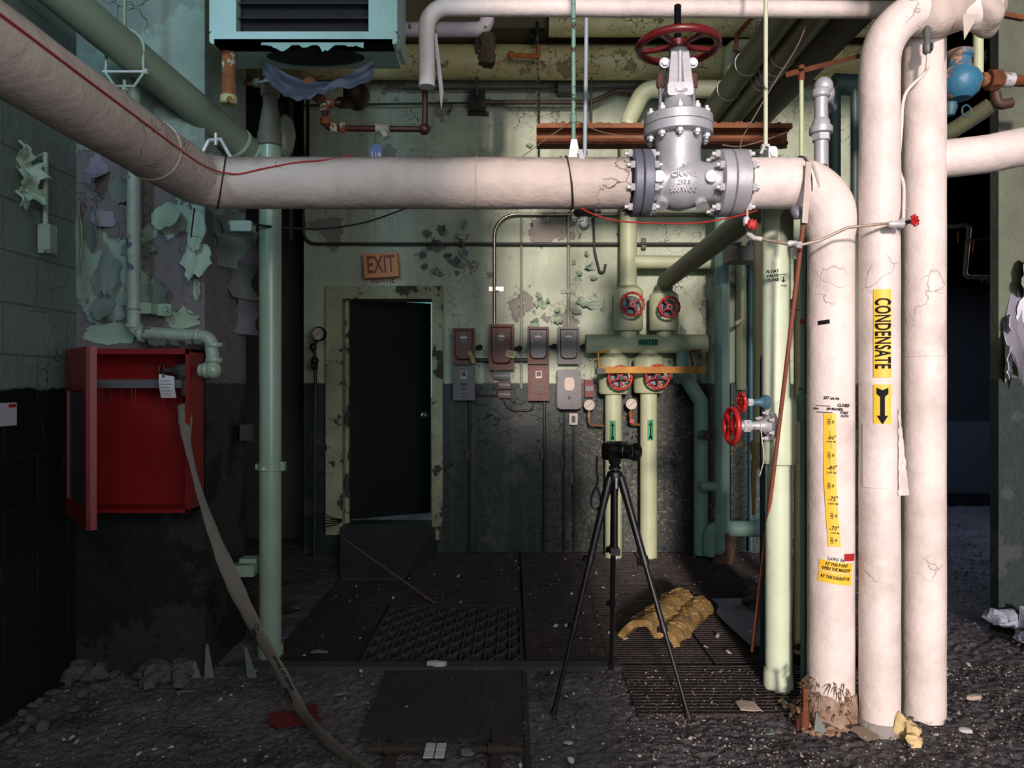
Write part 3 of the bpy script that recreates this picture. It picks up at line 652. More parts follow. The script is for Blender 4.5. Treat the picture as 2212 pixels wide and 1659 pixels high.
# messy wrapped joint at the top of the condensate pipe
mj = MB().ell((AX+.24, YA+.04, zA+.03), .16, .11, .13, 30, 20, jit=.35, js=9).ell((AX+.42, YA+.05, zA+.02), .09, .09, .10, 24, 16, jit=.4, js=12)
mj.sheet(lambda u, v: V((AX+.27+u*.06*(1-v), YA-.075-.01*v, zA-.06-.10*v)), 4, 6, .003)
one('wrapped_joint', mj, MAINP, 'lumpy wrapped pipe joint at the top right beside the condensate elbow', 'pipe joint')
# upper white pipe with torn hanging end
YU = 3.3; ru = VR(1200, YU, 36)
zu = Z_(16, YU); xu = X_(922, YU)
mb = MB().tube(dens(fillet([(xu, YU, Z_(188, YU)), (xu, YU, zu), (X_(1985, YU), YU, zu-.012)], [0, .09, 0], 12), .03), ru, 30, jit=.03)
fl2 = MB().sheet(lambda u, v: V((xu+.036+.012*u+v*.03, YU-.02-.02*u, Z_(80, YU)-v*.33*(1-.2*u))), 4, 12, .002)
pp = MB().tube([(xu, YU, Z_(190, YU)+.08), (xu, YU, Z_(262, YU))], .0125, 14)
thing('hanging_white_pipe', 'white insulated pipe along the top of the picture with its torn left end hanging down', 'pipe', [('insulation_jacket', mb, WHITEP), ('torn_jacket_flap', fl2, WHITEP)])
# second white pipe behind it
Y2 = 4.3; r2_ = VR(960, Y2, 31)
mb = MB().tube(dens(fillet([(X_(868, Y2), Y2, Z_(64, Y2)), (X_(1052, Y2), Y2, Z_(64, Y2)), (X_(1052, Y2), Y2, 4.3)], [0, .06, 0]), .04), r2_, 26, jit=.05)
wl = MB().tube(dens([P(1052, 76, Y2), P(1052, 140, Y2)], .02), .045, 20, jit=.5, js=40)
thing('peeling_white_pipe', 'peeling white pipe behind, ending in a clump of hanging brown insulation', 'pipe', [('jacket', mb, mat('flaking white', (196, 188, 196), .6, bump=.5, under=(120, 110, 90), peel=.6, pscale=9)), ('hanging_insulation', wl, mat('brown wool', (84, 74, 46), .95, bump=1, scale=90, var=.5, dirt=(20, 18, 12), damt=.9, dscale=30), 'ragged brown insulation')])
# ---------------------------------------------------------------- left side: second overhead pipe, standpipe, pier piping
def pth(pts, fr=0, n=8): return fillet(pts, fr, n)
a, b = P(60, -70, 2.72), P(548, 338, 3.62)
gp = MB().tube(dens([a, b, b+(b-a)*.25], .1), .072, 30)
d = (b-a).normalized(); bn = []
for px, py, Y in ((512, 302, 3.55), (534, 322, 3.6)):
    t = (P(px, py, Y)-a).dot(d); bn.append(MB().lathe(a+d*t, d, [(0, .0725), (.001, .0765), (.014, .0765), (.015, .0725)], 36))
thing('overhead_pipe', 'dull green overhead pipe sloping down from the top left corner', 'pipe', [('pipe', gp, GREENP)]+[('clamp_ring', q, mat('pale ring', (150, 172, 150), .5), 'pale green ring') for q in bn])
# yoke hanger clamped on it, above the white pipe
c = P(285, 110, 3.0); t = (c-a).dot(d); c = a+d*t
st1 = MB().tube([c+V((math.sin(u)*.079, 0, math.cos(u)*.079)) for u in [math.radians(q) for q in range(-110, 116, 12)]]+[c+V((.078, 0, -.10)), c+V((0.04, 0, -.155)), c+V((-.04, 0, -.155)), c+V((-.078, 0, -.10)), c+V((math.sin(math.radians(-110))*.079, 0, math.cos(math.radians(-110))*.079))], .006, 8)
bt = MB().cyl(c+V((-.09, 0, -.095)), c+V((.09, 0, -.095)), .006, n=10).hexb(c+V((.085, 0, -.095)), RX, .012, .012)
rd = MB().cyl(c+V((0, 0, .07)), V((c.x, c.y, 5.05)), .007, n=10)
rd2 = MB().cyl(c+V((0, 0, -.20)), c+V((0, 0, -.13)), .007, n=10).hexb(c+V((0, 0, -.175)), UZ, .013, .012)
thing('pipe_hanger', 'green painted yoke hanger around the sloping overhead pipe', 'hanger', [('strap', st1, PEEL), ('bolt', bt, NUT), ('hanger_rod', rd, MINTC), ('lower_rod', rd2, MINTC)])
c2 = V((XE, c.y-.0, ZM+.1)); 
cl = MB().tube([c2+V((-.03, 0, .11)), c2+V((.02, 0, .115)), c2+V((.05, 0, .06)), c2+V((.085, 0, -.0)), c2+V((.09, 0, -.03))], .008, 8).hexb(c2+V((.085, 0, .0)), RX, .014, .014)
cl.tube([c2+V((-.03, 0, .11)), c2+V((-.07, 0, .03)), c2+V((-.08, 0, -.01))], .008, 8).cyl(c2+V((0, 0, .09)), c2+V((0, 0, .14)), .007, n=10)
one('clevis_hanger', cl, NUT, 'pale clevis hanger on top of the white pipe at upper left', 'hanger')
# mint standpipe
YS = 3.60; XS = X_(584, YS)
sp = MB().cyl((XS, YS, -.01), (XS, YS, Z_(316, YS)), .0525, n=36)
cap = MB().lathe((XS, YS, Z_(318, YS)), UZ, [(0, .0525), (.005, .06), (.06, .062), (.075, .056), (.12, .05), (.2, .036), (.24, .034), (.25, .046), (.3, .046)], 30)
clm = MB().lathe((XS, YS, Z_(1017, YS)), UZ, [(0, .0535), (.002, .058), (.036, .058), (.038, .0535)], 36); clm.box((XS+.05, YS-.015, Z_(1017, YS)+.002), (XS+.072, YS+.02, Z_(1017, YS)+.044)).box((XS-.07, YS-.01, Z_(1017, YS)+.006), (XS-.05, YS+.03, Z_(1017, YS)+.034))
clb = MB().hexb((XS-.012, YS-.056, Z_(1010, YS)), V((0, -1, 0)), .010, .008)
ft = MB().lathe((XS, YS, -.01), UZ, [(0, .062), (.05, .062), (.055, .053)], 30)
sleeve = MB().ell((XS+.055, YS+.05, Z_(290, YS)), .055, .06, .11, jit=.2)
thing('mint_standpipe', 'glossy mint green vertical pipe standing left of the exit door, clamp at mid height', 'pipe', [('pipe', sp, COLP), ('top_fitting', cap, mat('sooty fitting', (96, 96, 84), .7, bump=.3, under=(150, 150, 130), peel=.6, pscale=8)), ('clamp', clm, COLP), ('clamp_bolt', clb, NUT), ('foot', ft, COLP), ('wrapped_lump', sleeve, GREENP)])
# bracket arm from pier to the standpipe and bracket near its foot
one('support_bracket', MB().bbox((X_(497, YS), YS-.03, Z_(502, YS)), (X_(548, YS), YS+.03, Z_(479, YS)), .008), mat('flaking bracket', (176, 196, 180), .5, bump=.4, crack=.9, cscale=30), 'short flaking mint steel arm holding the standpipe near its top', 'bracket')
one('support_bracket', MB().bbox((X_(504, YS), YS-.05, Z_(1241, YS)), (X_(556, YS), YS+.05, Z_(1217, YS)), .006).box((X_(520, YS), YS-.02, Z_(1215, YS)), (X_(556, YS), YS+.05, Z_(1205, YS))), COLP, 'short grey-green block bracing the standpipe near the floor', 'bracket')
one('support_bracket', MB().box((X_(530, YS+.2), YS+.12, Z_(956, YS)), (X_(560, YS+.2), YS+.3, Z_(920, YS))), DARKW, 'dark bracket block behind the standpipe above its clamp', 'bracket')
one('switch_box', MB().bbox((X_(482, 3.7), 3.62, Z_(928, 3.7)), (X_(505, 3.7), 3.7, Z_(880, 3.7)), .004).cyl((X_(494, 3.66), 3.68, Z_(928, 3.7)), (X_(494, 3.66), 3.68, 0), .006, n=10), mat('dark green metal', (20, 34, 30), .5), 'dark green switch box on the pier side beside the red cabinet', 'electrical box')
# supply pipe on the pier feeding the red cabinet
YP = 3.24; xv = X_(289, YP)
vp = MB().tube(pth([(xv, YP, 2.75), (xv, YP, Z_(718, YP)), (X_(455, YP), YP, Z_(728, YP)), (X_(462, YP), YP, Z_(800, YP)), (X_(432, YP), YP, Z_(800, YP))], [0, .04, .04, .03, 0]), .0285, 26)
def collar(m, p, d, r, l): m.lathe(V(p)-V(d)*l/2, d, [(0, r*.94), (l*.15, r), (l*.85, r), (l, r*.94)], 26)
els = []
for p, dd in (((xv, YP, Z_(704, YP)), UZ), ((X_(306, YP), YP, Z_(722, YP)), RX), ((X_(428, YP), YP, Z_(727, YP)), RX), ((X_(462, YP), YP, Z_(745, YP)), UZ), ((X_(462, YP), YP, Z_(778, YP)), UZ), ((X_(446, YP), YP, Z_(800, YP)), RX)):
    el = MB(); collar(el, p, dd, .036, .02); els.append(el)
el = MB().ell((X_(460, YP), YP, Z_(800, YP)), .036, .036, .038)
ring = MB().torus((xv, YP, Z_(668, YP)), UZ, .031, .004, 30, 8)
fk = MB()
for k in range(9):
    u = R.random(); x0 = X_(320+R.random()*105, YP); fk.sheet((lambda x0, k: lambda u, v: V((x0+u*.04, YP-.026-.012*v, Z_(733, YP)-.012+(v-.5)*.02-.01*u*(k % 2))))(x0, k), 3, 3, .0015)
SUP = mat('peeling grey-mint pipe', (142, 158, 144), .45, bump=.35, under=(88, 84, 96), peel=.6, pscale=7, dirt=(90, 96, 88), damt=.4)
thing('supply_pipe', 'mint pipe coming down the pier and elbowing right around into the red cabinet', 'pipe', [('pipe', vp, SUP), ('corner_elbow', el, COLP), ('clamp_ring', ring, MINTC), ('paint_flakes', fk, PEELD)]+[('collar', q, COLP) for q in els])
sb = MB().box((X_(300, 3.3), 3.24, Z_(680, 3.3)), (X_(340, 3.3), 3.35, Z_(657, 3.3))).bbox((X_(338, 3.3), 3.3, Z_(682, 3.3)), (X_(370, 3.3), 3.35, Z_(656, 3.3)), .01)
nt_ = MB().torus((X_(356, 3.28), 3.295, Z_(668, 3.28)), V((0, 1, 0)), .014, .004).hexb((X_(356, 3.28), 3.30, Z_(668, 3.28)), V((0, -1, 0)), .01, .014)
thing('pipe_bracket', 'grey-green wall bracket with a round nut, holding the supply pipe to the pier', 'bracket', [('arm', sb, COLP), ('nut', nt_, COLP)])
# ---- red hose cabinet
YF, YK = 3.19, 3.35; cx0, cx1 = -1.905, X_(410, YF); cz0, cz1 = Z_(1107, YF), Z_(754, YF); wt = .012
bx = MB().box((cx0, YF, cz1-wt), (cx1, YK, cz1)).box((cx0, YF, cz0), (cx1, YK, cz0+wt)).box((cx0, YF, cz0), (cx0+wt, YK, cz1)).box((cx1-wt, YF, cz0), (cx1, YK, cz1)).box((cx0, YK-.012, cz0), (cx1, YK, cz1))
bx.box((cx0, YF-.004, cz1-.022), (cx1, YF+.002, cz1+.002)).box((cx0, YF-.004, cz0-.002), (cx1, YF+.002, cz0+.014)).box((cx1-.018, YF-.004, cz0), (cx1+.002, YF+.002, cz1))
rk = MB().box((cx0+.06, YF+.05, Z_(838, YF)), (cx1-.01, YF+.09, Z_(820, YF)))
pins = [MB().cyl((X_(px, YF), YF+.045, Z_(840, YF)), (X_(px, YF), YF+.045, Z_(872, YF)), .0016, n=6) for px in (203, 209, 227, 251, 273, 281, 343)]
hy = V((cx0, YF-.004, 0)); tip = V((X_(195, 2.80), 2.80, 0)); dd = (tip-hy); dl = dd.length; dd.normalize(); nn = V((dd.y, -dd.x, 0))
def dbox(m, u0, u1, z0, z1, t0=0, t1=.014):
    q = [hy+dd*u0+nn*t0, hy+dd*u1+nn*t0, hy+dd*u1+nn*t1, hy+dd*u0+nn*t1]; m.prism([V((p.x, p.y, z0)) for p in q], V((0, 0, z1-z0)))
dz0, dz1 = Z_(1146, 2.8), Z_(748, 2.8)
df = MB(); dbox(df, 0, dl, dz1-.17, dz1); dbox(df, 0, dl, dz0, dz0+.07); dbox(df, 0, .05, dz0+.07, dz1-.17); dbox(df, dl-.07, dl, dz0+.07, dz1-.17)
dbox(df, dl-.012, dl, dz0, dz1, -.022, .014)
dg = MB(); dbox(dg, .05, dl-.07, dz0+.07, dz1-.17, .005, .008)
vx, vz = X_(372, YF+.05), Z_(800, YF+.05)
hv = MB().lathe((cx1-.012, YF+.07, vz), V((-1, 0, 0)), [(0, .03), (.04, .034), (.075, .026), (.09, .012), (.13, .01)], 20).ell((cx1-.05, YF+.07, vz-.01), .036, .034, .045).cyl((cx1-.05, YF+.07, vz-.04), (cx1-.05, YF+.07, vz-.11), .022)
hw = MB(); wheel(hw, (cx1-.145, YF+.07, vz), V((-1, .25, 0)), .035, .005, 5, .01, knurl=.15, kn=16)
tg = MB().sheet(lambda u, v: V((X_(345, YF-.02)+u*.066+.006*(1-v), YF-.02-.012*math.sin(v*2.5)+.02*u*0, Z_(859, YF)+v*.102-.012*u*v)), 5, 8, .0008)
tgi = MB()
for k, ww in enumerate((.045, .05, .04, .05, .046)): tgi.box((X_(349, YF-.02), YF-.036, Z_(851, YF)+k*.014), (X_(349, YF-.02)+ww, YF-.0345, Z_(851, YF)+k*.014+.0014))
tgi.ell((X_(360, YF), YF-.030, Z_(812, YF)), .007, .001, .010)
thing('fire_hose_cabinet', 'open red metal fire hose cabinet mounted on the pier, glazed door swung out', 'cabinet', [('body', bx, REDBOX), ('door', df, REDBOX, None, [('pane', dg, GLASS)]), ('hose_rack', rk, GREYM, 'grey hose rack')]+[('rack_pin', q, CHROME) for q in pins])
thing('hose_valve', 'small angle valve with a round wheel inside the red cabinet', 'valve', [('valve_body', hv, mat('grimy brass', (74, 76, 70), .5, metal=.4, bump=.2)), ('handwheel', hw, DKRED)])
thing('paper_tag', 'off-white inspection tag hanging from the hose valve in the cabinet', 'tag', [('card', tg, PAPER), ('printed_lines', tgi, INKG)])
# ---- canvas hose
hp = [(P(398, 872, 3.22), .0), (P(401, 915, 3.19), .3), (P(405, 960, 3.15), .9), (P(430, 1060, 3.08), 1.0), (P(468, 1170, 3.0), .8), (P(510, 1270, 2.95), .3), (P(556, 1362, 2.9), -.3), (P(606, 1450, 2.85), -.35), (P(650, 1532, 2.78), -.3), (P(694, 1588, 2.67), -.25), (P(752, 1637, 2.57), -.2), (P(800, 1676, 2.46), 0)]
pts = [q for q, _ in hp]; 
def crom(ps, n=10):
    out = []
    for i in range(len(ps)-1):
        p0, p1, p2, p3 = ps[max(i-1, 0)], ps[i], ps[i+1], ps[min(i+2, len(ps)-1)]
        for k in range(n):
            t = k/n; out.append(.5*((2*p1)+(p2-p0)*t+(2*p0-5*p1+4*p2-p3)*t*t+(3*p1-p0-3*p2+p3)*t**3))
    return out+[ps[-1]]
cp = crom(pts); tw = [hp[0][1]]
tws = []
for i in range(len(cp)):
    f_ = i/10; k = min(int(f_), len(hp)-2); tws.append(hp[k][1]*(1-(f_-k))+hp[k+1][1]*(f_-k))
HWD = .062
def hframe(i):
    t = (cp[min(i+1, len(cp)-1)]-cp[max(i-1, 0)]).normalized(); s = t.cross(V((0, -1, 0))).normalized(); n_ = s.cross(t)
    s2 = s*math.cos(tws[i])+n_*math.sin(tws[i]); n2 = t.cross(s2); 
    if n2.y > 0: n2 = -n2
    return t, s2, n2
def hosefn(x, y, d=0):
    """x along the hose in index units, y across -.5...5"""
    i = max(0, min(len(cp)-1.001, x)); k = int(i); f_ = i-k
    _, s1, n1 = hframe(k); _, s2, n2 = hframe(min(k+1, len(cp)-1))
    c_ = cp[k].lerp(cp[min(k+1, len(cp)-1)], f_); return c_+s1.lerp(s2, f_)*y+n1.lerp(n2, f_)*(.0055+d)
hm = MB(); sec = [(-.5, 0), (-.44, .6), (-.2, 1), (.2, 1), (.44, .6), (.5, 0), (.44, -.6), (.2, -1), (-.2, -1), (-.44, -.6)]
vs = []
for i in range(len(cp)):
    t, s, n_ = hframe(i); ww = HWD*(1+.05*math.sin(i*.9))*min(.95, max(.42, abs(i-26)/34+.36))
    for a_, b_ in sec: vs.append(cp[i]+s*ww*a_+n_*.005*b_)
ns = len(sec); hm.add(vs, [(i*ns+k, i*ns+(k+1) % ns, (i+1)*ns+(k+1) % ns, (i+1)*ns+k) for i in range(len(cp)-1) for k in range(ns)]+[list(range(ns)), [(len(cp)-1)*ns+k for k in range(ns)]])
hi = MB(); L10 = (cp[61]-cp[60]).length
for t, i0, yo, sz in (('TESTED TO 300 PSI', 71, -.013, .022), ('4/83', 60, .012, .02), ('CANVEX', 75.5, .012, .02)):
    textmb(t, sz, lambda x, y, d=0: hosefn(i0-x/L10*1.0, yo-y*1.0, .0008), hi, narrow=.9, res=1, bold=.0008)
hi.torus(hosefn(59.3, -.012, .0008), hframe(59)[2], .010, .0012, 20, 5)
thing('fire_hose', 'flat grey canvas fire hose hanging from the red cabinet down onto the floor', 'hose', [('canvas_tube', hm, CANVAS), ('printing', hi, INK)])
# red torn plastic panel under the hose
rp_ = [P(583, 1497, 2.92), P(645, 1491, 2.94), P(686, 1473, 3.0), P(683, 1515, 2.9), P(699, 1533, 2.86), P(668, 1547, 2.83), P(600, 1563, 2.79), P(579, 1545, 2.83)]
one('plastic_sheet', MB().prism([V((q.x, q.y, .012+.05*max(0, (q.y-2.9)))) for q in rp_], (0, 0, .003)), mat('dull red plastic', (104, 16, 24), .5, bump=.1), 'torn red plastic panel on the floor under the hose', 'panel')
# sign on the left wall, fitting and wall bracket
one('notice_card', MB().box((-1.968, X_(0, 1) and -1.97*F/(0-CX)*.98, Z_(921, 2.85)), (-1.964, -1.97*F/(33-CX), Z_(870, 2.9))), PAPER, 'small white notice card with a red heading on the left wall', 'notice')
nc = MB().box((-1.9635, -1.97*F/(15-CX), Z_(880, 2.9)), (-1.963, -1.97*F/(31-CX), Z_(873, 2.9)))
one('notice_heading', nc, REDE, 'red heading strip on the white notice card of the left wall', 'sticker')
yb = 1.95*F/(CX-88); lb = MB().tube(pth([(-1.93, yb, Z_(330, yb)), (-1.93, yb, Z_(470, yb)), (-1.93, yb, Z_(540, yb))], .02), .011, 14).bbox((-1.95, yb-.02, Z_(548, yb)), (-1.90, yb+.03, Z_(485, yb)), .004)
one('left_wall_conduit', lb, SUP, 'short grey conduit stub ending in a small box on the block wall at left', 'conduit')
# ---------------------------------------------------------------- unit heater, top left
YH0, YH1 = 3.05, 3.29; a = P(452, 95, YH0); b_ = P(858, 95, YH0); zb_ = a.z
hb = MB().box((a.x, YH0+.07, zb_+.02), (b_.x, YH1, 4.2))
bo = MB().box((a.x+.02, YH0, zb_), (b_.x-.02, YH1, zb_+.02)).bbox((a.x, YH0, zb_), (b_.x, YH0+.07, Z_(68, YH0)), .016, 4).box((a.x, YH0, Z_(68, YH0)), (X_(510, YH0), YH0+.07, 4.2)).box((X_(796, YH0), YH0, Z_(68, YH0)), (b_.x, YH0+.07, 4.2))
lv = MB()
for zz in (Z_(38, YH0), Z_(6, YH0), Z_(-28, YH0)): lv.bar((X_(512, YH0), YH0+.025, zz+.012), (X_(794, YH0), YH0+.025, zz+.012), .035, .004, up=(0, -.5, 1))
core = MB().box((X_(509, YH0), YH0+.05, Z_(70, YH0)), (X_(797, YH0), YH0+.069, 4.15))
HM = mat('heater enamel', (150, 184, 176), .35, bump=.1, crack=.2, cscale=6, dirt=(120, 140, 132), damt=.4)
def tornfn(u, v):
    x = X_(556, 3.1)+u*(X_(800, 3.1)-X_(556, 3.1)); s = math.sin(u*math.pi); dip = .19 if u < .62 else .14; rg = .6+.4*abs(math.sin(u*5.3))+.25*noise.noise(V((u*9, 0, 1)))
    return V((x, 3.17-.08*s*math.sin(v*math.pi/2)+.02*noise.noise(V((u*5, v*3, 2))), zb_-.01-.10*s-dip*.62*v*rg))
tn = MB().sheet(tornfn, 40, 10, .002)
hole = MB().ell((X_(680, 3.15), 3.17, zb_-.002), .21, .085, .012, 20, 8)  # black disc on the underside, dark of an opening put in as colour
tri = MB().sheet(lambda u, v: V((X_(566, YH0)+u*.42, YH0-.004-.008*v, zb_+.004-v*(.014+.05*max(0, noise.noise(V((u*7.3, 2.2, 0)))+.25*noise.noise(V((u*31, 1, 0))))))), 40, 4, .002)
thing('unit_heater', 'pale teal ceiling heater with open louvre front and torn hanging underside', 'heater', [('casing', hb, HM), ('front_frame', bo, HM), ('coil', core, mat('dark coil', (26, 26, 30), .7, bump=.6, scale=120, stretch=(.05, 1, 1))), ('louvre', lv, mat('louvre', (44, 46, 46), .5)), ('torn_lining', tn, mat('hanging lining', (60, 66, 80), .6, bump=.2), 'torn blue-grey lining hanging below'), ('paint_edge', tri, HM), ('dark_hole', hole, BLACKR, 'black disc standing for a dark opening in the underside')])
# drain stub
x_, y_ = X_(494, 3.14), 3.14
thing('drain_stub', 'rusty capped pipe stub hanging under the left end of the heater', 'pipe', [('pipe', MB().cyl((x_, y_, Z_(215, y_)), (x_, y_, zb_+.01), .0285, n=24), RUSTP), ('cap', MB().lathe((x_, y_, Z_(226, y_)), UZ, [(0, .030), (.005, .036), (.034, .036), (.038, .03)], 10), mat('yellowed cap', (170, 168, 120), .6, bump=.3, under=(130, 80, 40), peel=.6, pscale=20), 'yellowed cap'), ('collar', MB().lathe((x_, y_, Z_(118, y_)), UZ, [(0, .03), (.004, .035), (.016, .035), (.02, .03)], 24), RUSTP)])
def fit(m, p, d, r, l=.03): collar(m, p, d, r, l)
y_ = 3.85; pm = MB().tube(pth([P(512, 178, y_), P(585, 180, y_), P(590, 250, y_)], .03), .014, 16); fm_ = MB()
for px in (517, 555, 578): fit(fm_, P(px, 179, y_), RX, .024)
thing('flaking_nipple', 'short flaking horizontal fitting just right of the rusty stub', 'pipe', [('pipe', pm, RUSTP), ('coupling', fm_, SUP)])
# rusty loop of small pipe under the heater
y_ = 3.75; pl = pth([P(672, 185, y_), P(712, 224, y_)], 0)
m1 = MB().lathe(P(662, 178, 3.2), V((1, 0, -1.2)), [(0, .034), (.04, .04), (.075, .027), (.105, .022)], 18)
one('broken_elbow', m1, RUST, 'broken rusty elbow under the torn heater lining', 'pipe fitting')
yy = 3.4
pl = MB().tube(pth([P(735, 222, yy), P(702, 224, yy), P(702, 277, yy), P(918, 279, yy), P(918, 180, yy)], [0, .035, .035, .02, 0]), .0135, 16)
fm_ = [MB() for _ in range(5)]
fit(fm_[0], P(702, 234, yy), UZ, .023); fit(fm_[0], P(716, 223, yy), RX, .023); fit(fm_[1], P(702, 262, yy), UZ, .023); fit(fm_[1], P(722, 276, yy), RX, .023)
fit(fm_[2], P(741, 276, yy), RX, .023, .022); fm_[3].lathe(P(811, 277, yy), RX, [(0, .02), (.003, .027), (.02, .02), (.045, .02), (.062, .027), (.066, .02)], 18).cyl(P(824, 280, yy), P(835, 298, yy-.01), .016); fm_[4].ell(P(917, 279, yy), .026, .026, .026)
thing('small_rusty_line', 'dark red and rusty small pipe loop hanging below the heater, with a pale strainer', 'pipe', [('pipe', pl, DKRED), ('elbow', fm_[0], RUSTP), ('elbow', fm_[1], RUSTP), ('union', fm_[2], RUSTP), ('strainer', fm_[3], mat('pale strainer', (150, 152, 132), .5, bump=.2), 'pale painted strainer'), ('elbow', fm_[4], DKRED)])
one('dark_motor', MB().ell(P(770, 205, 4.0), .07, .1, .08).cyl(P(735, 222, 3.9), P(765, 222, 4.0), .03), mat('dark motor', (46, 30, 26), .6, bump=.2), 'round dark brown motor body behind the rusty elbow', 'motor')
# asset tag
tgm = MB(); tgx, tgz = X_(812, 3.3), Z_(330, 3.3)
tgm.prism([V((tgx+.028*math.cos(t)*(1 if math.sin(t) > -.3 else .8), 3.3, tgz+.042*math.sin(t))) for t in [k*math.pi/12 for k in range(24)]], (0, .002, 0))
tt = MB(); textmb('116', .032, lambda x, y, d=0: V((tgx+x, 3.2985, tgz-.008+y)), tt)
thing('number_tag', 'small blue oval tag reading 116 standing just above the white pipe', 'tag', [('plate', tgm, mat('blue tag', (34, 62, 120), .4, bump=0)), ('number', tt, LABELW), ('hanging_wire', MB().cyl((tgx, 3.303, tgz+.03), P(811, 277, 3.4), .0015, n=6), DKCON)])
# red cord along the white pipe and sagging to the right
rc = [V((XE+.02, y, ZM+dz)) for y, dz in ()]
def onmain(px, py):
    """point on the front of the horizontal run"""
    zz = Z_(py, YM-.1); s = max(-.98, min(.98, (zz-ZM)/RM)); return V((X_(px, YM-RM*math.cos(math.asin(s))), YM-RM*math.cos(math.asin(s))-.004, ZM+s*RM))
cordA = [V((XE+math.cos(q)*RM*1.03, y, ZM+math.sin(q)*RM*1.03)) for y, q in ((-.4, .55), (.4, .45), (1.0, .3), (1.6, .15), (2.2, .02), (2.6, -.04))]
cordA += [V((XE+.112, 2.76, ZM+.005)), V((XE+.135, 2.805, ZM+.008)), onmain(520, 376), onmain(570, 364), onmain(640, 349), onmain(700, 342), P(760, 337, YM-.02)]
one('red_cable', MB().tube(crom(cordA, 8), .003, 8), REDE, 'thin red cable running along the white pipe at left', 'cable')
cordB = crom([P(1255, 450, YM-.02), P(1290, 466, YM-.06), P(1340, 478, YM-.08), P(1420, 482, YM-.1), P(1500, 482, YM-.1), P(1570, 472, YM-.08), P(1635, 455, YM-.04)], 8)
one('red_cable', MB().tube(cordB, .0028, 8), REDE, 'thin red cable sagging under the gate valve', 'cable')
one('black_cable', MB().tube(crom([P(548, 484, 3.53), P(600, 491, 3.6), P(700, 494, 4.2), P(790, 480, 4.8), P(872, 452, 5.3), P(930, 430, 5.6)], 8), .006, 8), BLACKR, 'black cable sagging from the standpipe across to the back wall', 'cable')
one('black_cable', MB().tube(crom([P(420, 450, 3.1), P(414, 500, 3.3), P(413, 520, 3.34)], 8), .003, 8), BLACKR, 'short black wire hanging from the bend of the white pipe', 'cable')
# peeling sheets on the pier and elsewhere
def peel(x0, x1, y0, y1, Y, m=PEEL, par=None, **k):
    mb = blob(X_(x0, Y), X_(x1, Y), Z_(y1, Y), Z_(y0, Y), Y, **k); return mb
pl_ = []
for x0, x1, y0, y1, m, k in ((330, 400, 440, 500, PEEL, dict(curl=.05, edge='left', seed=1, curlv=.03)), (408, 445, 455, 545, PEEL, dict(curl=.03, edge='top', seed=2)), (402, 458, 525, 605, PEEL, dict(curl=.06, edge='top', seed=3, rag=.25)), (180, 224, 450, 540, PEELD, dict(curl=.05, edge='left', seed=4)), (205, 262, 560-20, 640, PEELD, dict(curl=.03, edge='top', seed=15, rag=.2)), (165, 185, 440, 600, PEEL, dict(curl=.03, edge='left', seed=5)), (200, 250, 640, 690, PEELD, dict(curl=.04, edge='top', seed=6)), (320, 370, 610, 665, PEELD, dict(curl=.04, edge='left', seed=7)), (360, 430, 670, 712, PEEL, dict(curl=.03, edge='bottom', seed=8, rag=.2)), (185, 300, 700, 745, PEEL, dict(curl=.02, edge='bottom', seed=9)), (210, 250, 455, 492, PEELG, dict(curl=.05, edge='right', seed=10)), (265, 330, 520, 560, PEELD, dict(curl=.02, edge='left', seed=21, rag=.3)), (418, 436, 604, 650, PEEL, dict(curl=.02, edge='left', seed=11)), (195, 235, 335, 405, PEELG, dict(curl=.10, edge='top', seed=12, rag=.3)), (240, 300, 380, 440, PEELD, dict(curl=.06, edge='left', seed=22, rag=.3))):
    pl_.append((x0, x1, y0, y1, m, k))
for x0, x1, y0, y1, m, k in pl_:
    o = bpy.data.objects.new('loose_paint', mesh('loose_paint', peel(x0, x1, y0, y1, 3.35, **k), m, V((0, 0, 0)))); COL.objects.link(o); o.parent = PIER; o.matrix_parent_inverse = Matrix.Translation(-PIER.location)
# hanging scab of paint on the left block wall and paint on pier's side
sc_ = MB()
for k in range(7): sc_.sheet((lambda k: lambda u, v: V((-1.955+.02*math.sin(k*2+v*3)+.03*u*(k % 3), 2.93+(k % 3)*.02+u*.05+.012*math.sin(v*6+k), 2.27-.033*k-.06*v+.01*math.sin(u*7+k))))(k), 5, 5, .003)
o = one('hanging_paint', sc_, PEEL, 'crumpled clump of loose paint on the block wall under the white pipe at far left', 'loose paint')
sd = []
for k, (px0, px1, y0, y1) in enumerate(((470, 505, 440, 520), (495, 530, 480, 560), (490, 520, 560, 640), (505, 530, 640, 720), (460, 490, 500, 570))):
    Ya, Yb = 1.39*F/(CX-px0), 1.39*F/(CX-px1)
    mb = MB().sheet((lambda Ya, Yb, y0, y1, k: lambda u, v: V((-1.385+.07*u*u+.02*math.sin(v*5+k), Ya+(Yb-Ya)*u+.02*math.sin(v*7+k), Z_(y1, Ya)+(Z_(y0, Ya)-Z_(y1, Ya))*v)))(Ya, Yb, y0, y1, k), 6, 8, .0025)
    o = bpy.data.objects.new('loose_paint', mesh('loose_paint', mb, (PEELD, PEELG)[k % 2], V((0, 0, 0)))); COL.objects.link(o); o.parent = PIER; o.matrix_parent_inverse = Matrix.Translation(-PIER.location)
